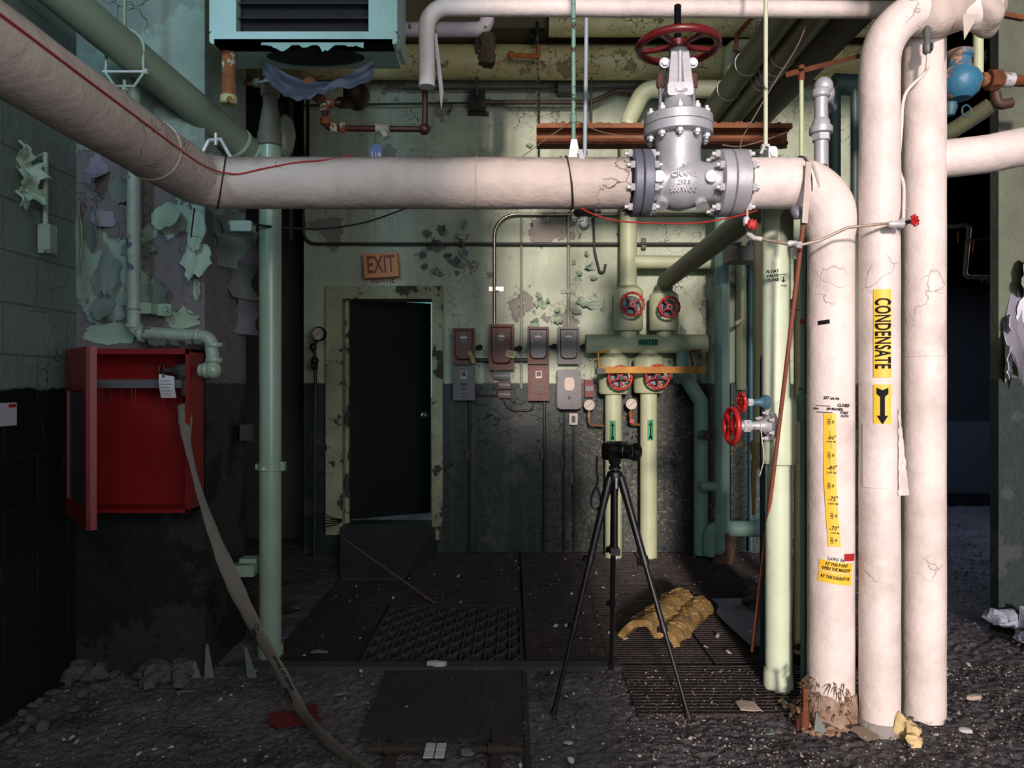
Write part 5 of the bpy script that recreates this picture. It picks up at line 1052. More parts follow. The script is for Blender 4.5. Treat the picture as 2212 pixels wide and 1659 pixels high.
wv = MB().lathe(P(2003, 118, 2.8), UZ, [(0, .008), (.01, .016), (.04, .016), (.05, .012), (.10, .012), (.11, .006)], 12); wv.torus(P(2014, 100, 2.78), V((1, -.4, 0)), .012, .003, 16, 6)
thing('white_tubing', 'cream tubing snaking down between the two right white pipes from a tiny grey valve', 'tubing', [('tube', wl2, WHITEP), ('needle_valve', wv, GREYM)])
# ---------------------------------------------------------------- pipes at the right of the back wall
YE = 5.45
def vpipe(px, wpx, y0, y1, Y, m, lab, name='vertical_pipe', jit=.015, parts=(), cat='pipe'):
    r = VR(px, Y, wpx); mb = MB().tube(dens([P(px, y0, Y), P(px, y1, Y)], .06), r, 26, jit=jit)
    if parts: return thing(name, lab, cat, [('pipe', mb, m)]+list(parts))
    return one(name, mb, m, lab, cat)
crust = MB().lathe((X_(1561, YE), YE, -.02), UZ, [(0, .075), (.05, .078), (.12, .066), (.2, .062), (.24, .056)], 24, jit=.5)
vpipe(1560, 33, 420, 1209, YE, TEALP, 'tall teal pipe with a crumbling rusty foot, right of the water manifold', parts=[('crusted_foot', crust, mat('crusted foot', (110, 84, 66), .9, bump=1, scale=40, var=.4)), ('branch', MB().cyl(P(1514, 1051, YE), P(1560, 1051, YE), .036, n=20), TEALP)])
rF = VR(1514, 5.6, 31)
one('bent_pipe', MB().tube(dens(fillet([P(1476, 760, 5.6), P(1476, 808, 5.6), P(1514, 868, 5.58), P(1514, 1198, 5.58)], [0, .06, .08, 0]), .06), rF, 24, jit=.01), TEALP, 'bent teal pipe dropping from the right end of the header to the floor', 'pipe')
one('floor_elbow_pipe', MB().tube(dens(fillet([P(1536, 1200, 5.5), P(1536, 1142, 5.5), P(1655, 1142, 5.35)], .06), .06), .058, 24, jit=.02), TEALP, 'low teal elbow pipe running right just above the floor grating', 'pipe')
kb_ = MB(); wheel(kb_, P(1530, 941, 5.35), V((.2, -1, 0)), .038, .007, 4, .012, knurl=.3, kn=12)
thing('small_valve', 'small valve with a dark red wheel on the bent teal pipe', 'valve', [('body', MB().lathe(P(1517, 938, 5.50), V((.25, -1, 0)), [(0, .035), (.04, .03), (.06, .018), (.12, .014)], 16), BLUEP), ('handwheel', kb_, DKRED)])
BEI = mat('beige pipe jacket', (196, 186, 140), .6, bump=.4, scale=30, under=(120, 70, 40), peel=.68, pscale=10, dirt=(140, 120, 80), damt=.4)
kn_ = MB().lathe(P(1630, 1012, 4.5), UZ, [(0, .02), (.03, .032), (.07, .022), (.10, .03), (.15, .034), (.17, .02)], 14, jit=.5).tube([P(1628, 1012, 4.5), P(1628, 1113, 4.5)], [.018, .011], 12)
vpipe(1636, 18, 420, 960, 4.5, BEI, 'thin beige vertical pipe ending in a lumpy rope-wrapped joint', parts=[('wrapped_joint', kn_, mat('rope wrap', (176, 150, 104), .9, bump=.8, scale=60, var=.3))])
vpipe(1601, 22, 545, 842, 5.76, PALEP, 'pale stub pipe in the niche between the tall teal pipe and the beige one', parts=[('inner_elbow', MB().tube(fillet([P(1606, 545, 5.6), P(1604, 690, 5.6), P(1588, 700, 5.58)], .03), .016, 12), PALEP)])
vpipe(1622, 12, 520, 1190, 5.75, BLUEP, 'thin dark blue pipe standing behind the beige one')
niche = MB().box((X_(1578, 5.78), 5.77, Z_(1120, 5.78)), (X_(1652, 5.78), 5.80, Z_(830, 5.78)))
one('niche_panel', niche, mat('peeled green panel', (34, 60, 52), .4, bump=.4, under=(150, 140, 112), peel=.56, pscale=4), 'dark green panel with a beige bare patch behind the red side valve', 'panel', smooth=0)
one('grimy_bracket', MB().box(P(1580, 562, 4.9), P(1632, 542, 5.1)).box(P(1640, 560, 4.9), P(1655, 545, 5.1)), DKCON, 'dark bracket plates in the dark above the stub pipe', 'bracket')
rB2 = VR(1650, 3.42, 20)
one('blue_pipe', MB().tube(dens(fillet([P(1700, 752, 3.42), P(1651, 762, 3.42), P(1651, 1449, 3.42)], [0, .05, 0]), .06), rB2, 22, jit=.01), BLUEP, 'blue pipe running down directly behind the left edge of the mint pipe', 'pipe')
# narrow rail and pipe between mint pipe and tank pipe
one('teal_riser', MB().cyl((X_(1749, 3.28), 3.28, -.01), (X_(1749, 3.28), 3.28, Z_(430, 3.28)), .022, n=20), BLUEP, 'dark teal riser squeezed behind the white tank pipe', 'pipe')
RAIL = mat('chipped teal rail', (110, 150, 140), .5, bump=.3, under=(50, 50, 46), peel=.63, pscale=14)
thing('chipped_rail', 'thin chipped teal pipe between the mint pipe and the tank pipe', 'pipe', [('pipe', MB().cyl((X_(1734, 3.16), 3.16, -.01), (X_(1734, 3.16), 3.16, Z_(440, 3.16)), .0095, n=14), RAIL), ('union', MB().lathe((X_(1735, 3.14), 3.16, Z_(912, 3.14)), UZ, [(0, .012), (.01, .017), (.09, .017), (.10, .02), (.11, .02), (.12, .011), (.15, .010)], 14), RAIL), ('red_tape', MB().cyl((X_(1734, 3.16), 3.16, Z_(700, 3.16)), (X_(1734, 3.16), 3.16, Z_(690, 3.16)), .012, n=14), REDE)])
one('beige_stub', MB().cyl(P(1722, 646, 3.5), P(1722, 670, 3.5), .03, n=18).tube([P(1722, 560, 3.6), P(1722, 1411, 3.6)], .016, 14), BEI, 'beige stub pipe peeking out right of the mint pipe', 'pipe')
one('pump_casting', MB().ell(P(1727, 1175, 3.9), .035, .05, .05).ell(P(1727, 1050, 3.9), .03, .04, .03).cyl(P(1725, 1366, 3.9), P(1727, 1050, 3.9), .02, n=12), NUT, 'small pale casting in the gap behind the mint pipe near the floor', 'fitting')
# ---------------------------------------------------------------- overhead at the right: sloping pipes and duct
DG = mat('dull olive pipe', (108, 110, 84), .5, bump=.15, dirt=(60, 54, 40), damt=.6)  # one even olive with random dirt patches
def radial(pxa, pya, pxb, Yf, wpx, m, lab, extra=(), name='overhead_pipe'):
    """pipe level and parallel to the side walls, from the back wall toward the viewer"""
    X0, Z0 = X_(pxa, Yf), Z_(pya, Yf); d_ = math.hypot(pxa-CX, pya-CY)
    r = wpx*Yf*math.cos(math.atan(math.hypot(pxa-CX, pya-CY)/F))/(2*F)
    mb = MB().tube(dens([V((X0, Yf+.35, Z0)), V((X0, 1.8, Z0))], .1), r, 26, jit=.02)
    rings = [('binding_wire', MB().torus((X0, yy, Z0), V((0, 1, 0)), r+.001, .003, 34, 6), NUT) for yy in extra]
    if rings: return thing(name, lab, 'pipe', [('jacket', mb, m)]+rings)
    return one(name, mb, m, lab, 'pipe')
radial(1548, 228, 0, 5.3, 52, DG, 'leftmost of three olive pipes running overhead toward the viewer behind the handwheel', (5.0, 4.6))
radial(1592, 240, 0, 5.3, 50, mat('olive brown pipe', (98, 92, 64), .5, bump=.2, dirt=(50, 44, 30), damt=.6), 'middle overhead olive-brown pipe bound with wire hoops', (4.75, 4.68, 4.6, 4.52, 4.4))
radial(1668, 206, 0, 5.1, 88, mat('brown duct', (74, 64, 56), .7, bump=.2), 'widest overhead pipe, dull brown, right of the two olive ones')
one('green_elbow', MB().tube(dens(fillet([P(1576, 210, 5.35), P(1576, 96, 5.35), P(1625, 96, 5.35)], .1), .05), .045, 22), PALEP, 'pale green pipe elbow under the ceiling right of the big handwheel', 'pipe')
one('duct_brace', MB().tube([P(1668, -330, 4.9), P(1640, 20, 4.9), P(1592, 75, 5.0), P(1588, 110, 5.0)], .016, 12), RUST, 'dark rusty brace rod beside the green elbow', 'rod')
one('dark_pipe', MB().cyl(P(1800, 182, 3.9), P(1960, 190, 3.9), .055, n=20).cyl(P(1846, 195, 3.88), P(1846, 480, 3.88), .02, n=14).cyl(P(1803, 190, 3.88), P(1803, 480, 3.88), .03, n=16), mat('deep teal', (60, 84, 82), .5, bump=.1), 'deep teal pipes crossing behind the silver elbow', 'pipe')  # one even dark teal for all three pipes
# rusty angle-iron beam
yA = 4.5; ch = MB().box((X_(1160, yA), yA, Z_(276, yA)), (X_(1712, yA), yA+.10, Z_(266, yA))).box((X_(1160, yA), yA+.09, Z_(310, yA)), (X_(1712, yA), yA+.10, Z_(266, yA)))
ch2 = MB().box((X_(1160, yA), yA-.02, Z_(313, yA)), (X_(1700, yA), yA+.08, Z_(307, yA))).box((X_(1160, yA), yA+.07, Z_(307, yA)), (X_(1700, yA), yA+.08, Z_(290, yA)))
fcr = MB()
for k in range(60): x = X_(1200+k*8.2, yA); fcr.ell((x, yA+.004, Z_(268, yA)+R.uniform(-.004, .012)), .014, .008, .008, 6, 4)
thing('channel_beam', 'rusty steel channel beam crossing behind the gate valve', 'beam', [('top_angle', ch, mat('pale rust', (164, 110, 76), .85, bump=.6, scale=50, var=.3, dirt=(90, 48, 30), damt=.6, dscale=5)), ('bottom_angle', ch2, RUST), ('scale_edge', fcr, mat('pale rust', (164, 110, 76)))])
# ---------------------------------------------------------------- hangers
PAT = mat('patina rod', (104, 140, 126), .5, bump=.4, under=(70, 70, 60), peel=.55, pscale=12)
hx = X_(1239, YM); 
thing('hanger_rod', 'green patinated hanger rod left of the gate valve', 'hanger', [('rod', MB().cyl((hx, YM, ZM+.16), (hx, YM, 5.05), .0085, n=12), PAT), ('coupling', MB().lathe((hx, YM, ZM+.235), UZ, [(0, .009), (.004, .013), (.03, .013), (.034, .009)], 10), PAT), ('clevis', MB().prism([V((hx-.022, YM-.012, ZM+.09)), V((hx+.026, YM-.012, ZM+.09)), V((hx+.012, YM-.012, ZM+.17)), V((hx-.010, YM-.012, ZM+.17))], (0, .03, 0)).sheet(lambda u, v: V((hx+.01+u*.02+.015*v, YM-.04-.03*v, ZM+.12-.07*v)), 3, 4, .002), NUT)])
hx = X_(1656, YM)
thing('hanger_rod', 'pale flaking hanger rod with a clevis, right of the gate valve', 'hanger', [('rod', MB().cyl((hx-.004, YM, ZM+.13), (hx, YM, 5.05), .0085, n=12), mat('flaked white rod', (190, 196, 170), .5, bump=.3, under=(100, 104, 88), peel=.6, pscale=12)), ('clevis', MB().tube([V((hx+.0, YM-.02, ZM+.085)), V((hx+.018, YM-.02, ZM+.13)), V((hx-.015, YM-.02, ZM+.145)), V((hx-.03, YM-.02, ZM+.11))], .007, 8).bbox((hx-.004, YM-.035, ZM+.088), (hx+.03, YM+.03, ZM+.135), .01).bbox((hx-.022, YM-.012, ZM+.135), (hx+.008, YM+.012, ZM+.152), .004), NUT), ('bolt', MB().hexb((hx+.014, YM-.035, ZM+.105), V((0, -1, 0)), .014, .012), NUT)])
hx = X_(1731, YM)
hb2 = MB().bar(P(1703, 160, 2.88), P(1860, 120, 3.5), .02, .02)
thing('hanger_rod', 'short green hanger rod with a rusty cross bar on top', 'hanger', [('rod', MB().cyl((hx, YM, ZM+.09), (hx, YM, Z_(158, YM)), .0085, n=12), mat('flaked green rod', (170, 180, 140), .5, bump=.3, under=(120, 70, 44), peel=.62, pscale=9)), ('cross_bar', hb2, RUST), ('nut', MB().lathe((hx, YM, Z_(174, YM)), UZ, [(0, .012), (.03, .012)], 8).lathe((hx, YM, Z_(150, YM)), UZ, [(0, .012), (.015, .012)], 8), RUST)])
# silver elbow pipe feeding the main
sx = X_(1779, YM); 
so_ = MB().tube(dens(fillet([(sx-.01, YM, ZM+.07), (sx-.01, YM, Z_(190, YM)), (sx+.16, YM+.3, Z_(180, YM)+.02)], [0, .05, 0]), .02), .0255, 24)
cpl = [MB().lathe((sx-.01, YM, Z_(306, YM)), UZ, [(0, .03), (.003, .036), (.028, .036), (.03, .03)], 6), MB().lathe((sx-.01, YM, Z_(290, YM)), UZ, [(0, .034), (.003, .044), (.026, .044), (.03, .036), (.05, .033), (.06, .028)], 20), MB().lathe((sx-.01, YM, Z_(212, YM)), UZ, [(0, .03), (.005, .036), (.028, .036), (.035, .031)], 20), MB().lathe((sx+.035, YM+.085, Z_(182, YM)), V((.5, 1, .05)), [(0, .034), (.01, .042), (.03, .042), (.035, .034)], 20)]
el_ = MB().ell((sx+.004, YM+.012, Z_(186, YM)), .037, .037, .04)
thing('silver_elbow_pipe', 'silver-painted threaded pipe and elbow rising from the white elbow at the right', 'pipe', [('pipe', so_, SILV), ('elbow', el_, SILV)]+[('coupling', q, SILV) for q in cpl])
for k, (pts_, lab) in enumerate((([P(1745, 45, 3.4), P(1722, 100, 3.35), P(1672, 180, 3.25), P(1622, 265, 3.2), P(1603, 300, 3.15), P(1598, 330, 3.1)], 'pale wire looping down beside the overhead pipes'), ([P(1560, 313, 3.2), P(1600, 316, 3.2), P(1660, 300, 3.2), P(1700, 285, 3.3)], 'pale wire stretched over the right valve flange'), ([P(1120, 345, 4.2), P(1180, 300, 4.2), P(1232, 266, 4.2), P(1252, 264, 4.2), P(1300, 285, 4.2), P(1400, 302, 4.2)], 'grey wire tied to the hanger rod left of the gate valve'))):
    one('thin_wire', MB().tube(crom(pts_, 8), .0028, 6), mat('wire', (120, 104, 88), .6), lab, 'wire')
# paper wrap and strut under the elbow
thing('torn_strap', 'torn metal strap hanging below the white elbow where the rod leans', 'strap', [('strap', MB().bar(P(1747, 350, 2.80), P(1738, 482, 2.78), .022, .006, up=(0, 1, 0)), MAINP), ('crumpled_foil', MB().ell(P(1722, 462, 2.84), .022, .02, .03, 12, 8, jit=.8, js=20), SILVD)])
# pendant lamp stem and globe
lx, lz = X_(1266, 4.0), Z_(470, 4.0); lx2 = X_(1262, 4.0)
thing('pendant_lamp', 'black-hooded pendant lamp with clear globe on a grey-blue stem, behind the white pipe', 'lamp', [('stem', MB().cyl((lx2, 4.0, lz+.04), (X_(1267, 4.0), 4.0, Z_(36, 4.0)), .0115, n=12), mat('grey blue stem', (150, 168, 176), .4)), ('hood', MB().lathe((lx2, 4.0, lz), UZ, [(0, .03), (.01, .05), (.03, .062), (.045, .05), (.06, .015)], 20), BLACKM), ('globe', MB().ell((lx2, 4.0, lz-.02), .034, .034, .05), mat('clear globe', (200, 210, 210), .08, bump=0, trans=.9)), ('ceiling_stem', MB().cyl((X_(1267, 4.0), 4.0, Z_(36, 4.0)), (X_(1267, 4.0), 4.0, 5.05), .0115, n=12), mat('grey blue stem', (150, 168, 176), .4))])
# cable clamp, chain and rusty nipple high on the back
chn = MB(); yC = 5.3
for k in range(26): chn.torus(P(1161.5, 112+k*6.2, yC), V((1, 0, 0)) if k % 2 else V((0, 1, 0)), .0085, .0022, 12, 6)
one('hanging_chain', chn, mat('dark chain', (46, 36, 28), .5, metal=.5, bump=.1), 'thin dark chain hanging in front of the yellowed pipe', 'chain')
thing('rusty_nipple', 'bright rusty horizontal pipe nipple with elbow in front of the yellowed pipe', 'pipe', [('pipe', MB().cyl(P(1104, 119, 5.3), P(1158, 122, 5.3), .016, n=14), mat('orange rust', (184, 106, 44), .7, bump=.3, scale=50)), ('knob_end', MB().ell(P(1104, 119, 5.3), .028, .028, .028), mat('orange rust', (184, 106, 44))), ('riser', MB().tube(fillet([P(1156, 122, 5.3), P(1163, 122, 5.3), P(1163, 98, 5.3)], .01), .015, 12), mat('orange rust', (184, 106, 44))), ('ceiling_boss', MB().lathe(P(1160, 92, 5.3), UZ, [(0, .02), (.04, .03), (.06, .05), (.08, .05)], 14).cyl(P(1160, 75, 5.3), V((X_(1160, 5.3), 5.3, 3.9)), .012), BLACKM)])
# ---------------------------------------------------------------- top right: blue regulator and friends
yR = 3.55; BV = mat('chipped blue valve', (62, 126, 160), .4, bump=.3, under=(176, 140, 120), peel=.52, pscale=7, topdust=(150, 130, 120))
rg = MB().lathe(P(2072, 214, yR), UZ, [(0, .05), (.03, .085), (.08, .095), (.12, .085), (.15, .055), (.19, .05), (.20, .062), (.225, .062), (.23, .05)], 28)
rg.cyl(P(2080, 175, yR), P(2112, 172, yR), .04)
thing('blue_regulator', 'chipped blue regulator valve at the upper right behind the wide white pipe', 'valve', [('body', rg, BV), ('cap', MB().lathe(P(2072, 122, yR), UZ, [(0, .05), (.03, .045), (.035, .02)], 20), RUST), ('lower_bowl', MB().lathe(P(2052, 250, yR), UZ, [(0, .02), (.04, .034), (.06, .03)], 16), BLUEP), ('small_wheel', MB().torus(P(2088, 240, yR-.05), V((.3, -1, 0)), .028, .004), BLUEP)])
un = MB().cyl(P(2112, 172, yR), P(2300, 178, yR), .026, n=20); 
uf = [MB().lathe(P(px, 173, yR), RX, [(0, r_-.004), (.004, r_), (l_, r_), (l_+.004, r_-.004)], n_) for px, r_, l_, n_ in ((2118, .036, .02, 20), (2134, .05, .05, 8), (2166, .034, .045, 20))]
thing('rusty_union', 'rust-brown pipe union to the right of the blue regulator', 'pipe', [('pipe', un, RUST), ('collar', uf[0], RUSTP), ('union_nut', uf[1], RUST), ('collar', uf[2], NUT), ('drip_elbow', MB().tube(fillet([P(2150, 200, yR), P(2155, 228, yR), P(2185, 222, yR)], .03), .024, 14), mat('dull brown', (70, 48, 38), .6))])
one('pale_rod', MB().cyl(P(2113, -60, 3.7), P(2113, 175, 3.7), .024, n=18), PALEP, 'pale green vertical pipe above the blue regulator', 'pipe')
one('rusty_angle', MB().bar(P(2020, 52, 3.0), P(2128, 42, 3.3), .03, .006).bar(P(2145, 28, 3.3), P(2212, 40, 3.3), .02, .02), RUST, 'rusty angle iron pieces at the top right corner', 'angle iron')
one('brown_bundle', MB().ell(P(2072, 15, 3.25), .06, .06, .075, 20, 14, jit=.4, js=14), mat('sooty bundle', (66, 58, 56), .8, bump=.3), 'sooty wrapped bundle at the top right next to the wrapped joint', 'pipe joint')
one('sloping_duct', MB().tube([P(2030, 300, 4.2), P(2140, 228, 4.0)], .045, 16), DG, 'grey-green sloping pipe below the blue regulator', 'pipe')
one('overhead_strut', MB().bar(P(2120, 130, 4.1), P(2260, -20, 4.1), .05, .05).bar(P(2040, 200, 4.4), P(2200, 60, 4.4), .03, .03), DARKW, 'dark diagonal struts under the ceiling at top right', 'strut')
# side room pipework
yq = 5.6; L_ = MB().tube(fillet([P(2010, 492, yq), P(2094, 486, yq), P(2084, 598, yq), P(2150, 600, yq)], .03), .016, 14)
thing('side_room_pipe', 'cream zigzag pipe with small lever handles in the dark doorway at the right', 'pipe', [('pipe', L_, mat('cream pipe', (170, 160, 130), .5, bump=.2, under=(60, 50, 40), peel=.62, pscale=10)), ('branch', MB().tube([P(2086, 520, yq), P(2140, 512, yq)], .012, 10), GREYM), ('lever', MB().bar(P(2069, 500, yq-.04), P(2070, 524, yq-.04), .012, .006), ORANGE, 'yellow lever'), ('lever', MB().bar(P(2104, 518, yq-.04), P(2102, 546, yq-.04), .02, .008), mat('orange lever', (190, 90, 60), .5), 'orange lever'), ('tee', MB().cyl(P(2118, 600, yq), P(2142, 600, yq), .02).cyl(P(2122, 602, yq), P(2122, 612, yq), .01).cyl(P(2134, 602, yq), P(2134, 612, yq), .01), RUSTP)])
# ---------------------------------------------------------------- tripod with a camera
TB = mat('tripod black', (20, 20, 23), .4, bump=.03); TBL = mat('tripod edge', (60, 60, 64), .35, metal=.5, bump=0)
AP = V((.428, 3.08, .93)); feet = [V((X_(1195, 2.93), 2.93, .0)), V((X_(1490, 2.89), 2.89, .0)), V((X_(1320, 3.40), 3.40, .0))]
ps = []
for f in feet:
    d = (f-AP).normalized(); out = V((d.x, d.y, 0)).normalized(); t0 = AP+out*.028-UZ*.01
    L = (f-t0).length; dd = (f-t0)/L
    a, b, c = t0+dd*L*.36, t0+dd*L*.64, t0+dd*L*.975
    lg = MB().tube([t0-dd*.005, t0+dd*.05, t0+dd*.10, a], [.017, .018, .0155, .0145], 14)
    u, v_, w_ = frame(dd)
    l1 = MB().cyl(a-dd*.022, a+dd*.012, .0185, n=12).bar(a-dd*.018+u*.02, a+dd*.008+u*.024, .018, .009)
    s2 = MB().cyl(a, b, .0115, n=12); l2 = MB().cyl(b-dd*.02, b+dd*.01, .0150, n=12).bar(b-dd*.016+u*.016, b+dd*.006+u*.02, .016, .008)
    s3 = MB().cyl(b, c, .0088, n=12); ftm = MB().cyl(c-dd*.012, f+UZ*.0-dd*.004, .0115, .013, 12)
    ps.append(('leg', lg, TB, None, [('leg_lock', l1, TB), ('leg_section', s2, TB), ('leg_lock', l2, TB), ('leg_section', s3, TB), ('rubber_foot', ftm, BLACKR)]))
ps.append(('shoulder', MB().lathe(AP-UZ*.03, UZ, [(0, .03), (.02, .038), (.045, .03), (.05, .022)], 20), TB))
ps.append(('center_column', MB().cyl(AP-UZ*.30, AP+UZ*.04, .0125, n=14).bbox((AP.x-.02, AP.y-.02, AP.z-.33), (AP.x+.02, AP.y+.02, AP.z-.30), .006), TB))
ps.append(('silver_tab', MB().bbox((AP.x-.004, AP.y-.045, AP.z-.05), (AP.x+.004, AP.y-.040, AP.z-.005), .003), CHROME, 'silver tab'))
ps.append(('head', MB().lathe(AP+UZ*.03, UZ, [(0, .024), (.008, .026), (.012, .018), (.02, .024), (.035, .028), (.038, .02)], 22), TB)); 
ps.append(('head_ring', MB().cyl(AP+UZ*.024, AP+UZ*.032, .0262, n=24), TBL))
thing('tripod', 'black three-legged camera tripod standing on the floor edge', 'tripod', ps)
# camera: body turned so that the lens points right and toward the viewer
cb = AP+V((.003, 0, .068)); yaw = math.radians(38); q = Matrix.Rotation(yaw, 3, 'Z')
def rb_(mb): mb.v = [q @ (v-cb)+cb for v in mb.v]; return mb
body_ = rb_(MB().bbox((cb.x-.062, cb.y-.018, cb.z), (cb.x+.052, cb.y+.018, cb.z+.070), .008, 4).bbox((cb.x-.066, cb.y-.026, cb.z+.004), (cb.x-.036, cb.y+.016, cb.z+.064), .008, 4))
lens = rb_(MB().lathe((cb.x+.012, cb.y-.016, cb.z+.036), V((0, -1, 0)), [(0, .031), (.012, .031), (.014, .033), (.04, .033), (.042, .030), (.06, .031), (.062, .034), (.085, .038), (.086, .034), (.07, .028), (.069, .001)], 32))
gls = rb_(MB().ell((cb.x+.012, cb.y-.086, cb.z+.036), .026, .006, .026))
top = rb_(MB().cyl((cb.x-.04, cb.y, cb.z+.068), (cb.x-.04, cb.y, cb.z+.076), .009).cyl((cb.x-.015, cb.y, cb.z+.068), (cb.x-.015, cb.y, cb.z+.075), .008).bbox((cb.x+.0, cb.y-.01, cb.z+.069), (cb.x+.03, cb.y+.01, cb.z+.074), .002))
CB = mat('camera black', (14, 14, 15), .35, bump=.05, scale=80); 
def lp(x, y): return P(x, y, 3.06)
strap = MB(); sp_ = crom([lp(1290, 985), lp(1289, 1015), lp(1291, 1040), lp(1287, 1052), lp(1278, 1072), lp(1277, 1090), lp(1287, 1100), lp(1297, 1094), lp(1297, 1075), lp(1291, 1055), lp(1288, 1046)], 6)
vs = []
for i, p in enumerate(sp_):
    t = (sp_[min(i+1, len(sp_)-1)]-sp_[max(i-1, 0)]).normalized(); s_ = t.cross(V((.5, -1, 0)).normalized()).normalized(); n_ = s_.cross(t); w2 = .0055
    vs += [p+s_*w2+n_*.001, p-s_*w2+n_*.001, p-s_*w2-n_*.001, p+s_*w2-n_*.001]
strap.add(vs, [(i*4+k, i*4+(k+1) % 4, i*4+4+(k+1) % 4, i*4+4+k) for i in range(len(sp_)-1) for k in range(4)])
thing('camera', 'black mirrorless camera mounted on the tripod, lens turned to the right', 'camera', [('body', body_, CB), ('lens', lens, CB, None, [('front_glass', gls, mat('lens glass', (8, 8, 14), .05, bump=0))]), ('controls', top, TBL), ('wrist_strap', strap, BLACKR)])
# ---------------------------------------------------------------- things lying about
# half shell of yellow pipe insulation
A_, B_ = P(1400, 1392, 3.70), P(1482, 1318, 4.28); ax_ = (V((B_.x, B_.y, 0))-V((A_.x, A_.y, 0))); ln = ax_.length; ax_.normalize(); sd_ = V((ax_.y, -ax_.x, 0)); base = V((A_.x, A_.y, .005))
def shell(u, v):
    j = .5+(v-.5)*(1+.12*noise.noise(V((u*6, v, 7)))); c_ = math.radians(25+130*j)
    rr = .165+.012*noise.noise(V((u*9, v*9, 1)))
    lobe = -.040*math.exp(-((v-.62)/.10)**2)
    return base+ax_*(u*ln+.03*noise.noise(V((v*7, u*2, 3)))-.0)+sd_*(-math.cos(c_)*rr*.98)+UZ*(.008+(math.sin(c_)*rr+lobe-math.sin(math.radians(25))*rr*.9))
sh = MB().sheet(shell, 30, 26, .034)
lump = MB()
for k in range(110):
    u, v = R.uniform(.15, 1), R.uniform(.1, .98); p = shell(u, v)+UZ*.016; lump.ell(p, R.uniform(.008, .026), R.uniform(.006, .02), R.uniform(.004, .011), 7, 5, jit=.5, js=40)
thing('insulation_shell', 'broken half shell of yellow pipe insulation lying on the floor grating', 'insulation', [('shell', sh, WOOLY), ('crumbs', lump, WOOLY)])
cd = [P(1537, 1296, 4.49), P(1640, 1294, 4.5), P(1652, 1300, 4.45), P(1652, 1400, 3.67), P(1620, 1398, 3.69), P(1560, 1345, 4.06), P(1547, 1330, 4.19), P(1553, 1312, 4.34)]
one('board_sheet', MB().prism([V((p.x, p.y, .004+.01*(i in (5, 6)))) for i, p in enumerate(cd)], (0, 0, .006)), mat('grey board', (104, 104, 108), .85, bump=.15), 'grey cardboard sheet lying on the grating behind the mint pipe', 'board', smooth=0)
def chip(px, py, rx, ry, m, lab, name='paint_chip', z=.0, h=.004, seed=1, cat='debris', tilt=0):
    Y = H*F/(py-CY); c = V((X_(px, Y), Y, .006+z)); r = random.Random(seed); n = 11
    pts = []
    for k in range(n):
        a = 2*math.pi*k/n; f_ = r.uniform(.7, 1.1); pts.append((c.x+math.cos(a)*rx*f_, c.y+math.sin(a)*ry*f_))
    mb = MB(); zz = lambda x, y: c.z+.012*noise.noise(V((x*14, y*14, seed)))+tilt*(y-c.y)+.004
    mb.add([(x, y, zz(x, y)) for x, y in pts]+[(x, y, zz(x, y)+h) for x, y in pts]+[(c.x, c.y, zz(c.x, c.y)+h+.004)], [list(range(n-1, -1, -1))]+[(k, (k+1) % n, (k+1) % n+n, k+n) for k in range(n)]+[(k+n, (k+1) % n+n, 2*n) for k in range(n)])
    return one(name, mb, m, lab, cat)
PC = mat('pale chip', (176, 160, 144), .8, bump=.3); WC = mat('white chip', (190, 190, 186), .7, bump=.2)
chip(1612, 1530, .055, .055, PC, 'largest pale chip on the sunlit floor, between tripod and mint pipe', seed=3)
chip(1868, 1590, .05, .035, mat('tan board', (130, 114, 98), .8), 'tan board scrap between the tank pipe and condensate pipe feet', seed=5, tilt=.3, cat='scrap')
chip(945, 1448, .045, .02, WC, 'crumpled white rag at the front edge of the lattice grating', name='rag', seed=8, z=.012, cat='rag', h=.02)
chip(1228, 1612, .018, .015, WC, 'small round pale chip in front of the left tripod foot', seed=9)
chip(1234, 1649, .012, .018, WC, 'pale sliver at the bottom edge of the picture below the left tripod foot', seed=10)
chip(1381, 1637, .010, .012, WC, 'small white pebble in front of the right tripod leg', seed=11)
chip(1010, 1632, .03, .03, mat('greenish chip', (110, 118, 108), .7), 'greenish paint scrap right of the white cover plate', seed=12)
chip(2085, 1588, .03, .015, WC, 'elongated white paint chip on the floor right of the wide white pipe', seed=13, h=.012)
chip(2105, 1515, .035, .015, PC, 'tan pebble-like scrap on the dark floor at right', seed=14, h=.015)
chip(1665, 1592, .02, .012, mat('teal chip', (96, 120, 116), .6), 'teal paint chip in front of the mint pipe foot', seed=15)
chip(1695, 1525, .012, .02, WC, 'pale grey-green chip right beside the mint pipe foot', seed=16, h=.01)
chip(640, 1320, .02, .01, PEELD, 'small light scrap between the mint standpipe and the lattice grating', seed=17)
chip(690, 1413, .05, .02, PEELD, 'curled light paint strip in front of the standpipe foot', seed=18)
chip(400, 1500, .04, .006, PEELD, 'thin pale sliver in front of the left pier', seed=19)
chip(735, 1505, .03, .02, PEELD, 'grey scrap next to the torn red plastic sheet', seed=20)
# white cover plate
pl0 = H*F/(1630-CY); cpx = X_(940, pl0)
cvp = MB()
for i in (-1, 1):
    for j in (-1, 1): cvp.box((cpx+i*.0195-.017, pl0+j*.027-.023, .012), (cpx+i*.0195+.017, pl0+j*.027+.023, .017))
thing('cover_plate', 'white cracked wall cover plate lying on the floor by the hatch hinge', 'cover plate', [('tiles', cvp, WC), ('backing', MB().box((cpx-.039, pl0-.054, .008), (cpx+.039, pl0+.054, .0118)), BLACKM)])
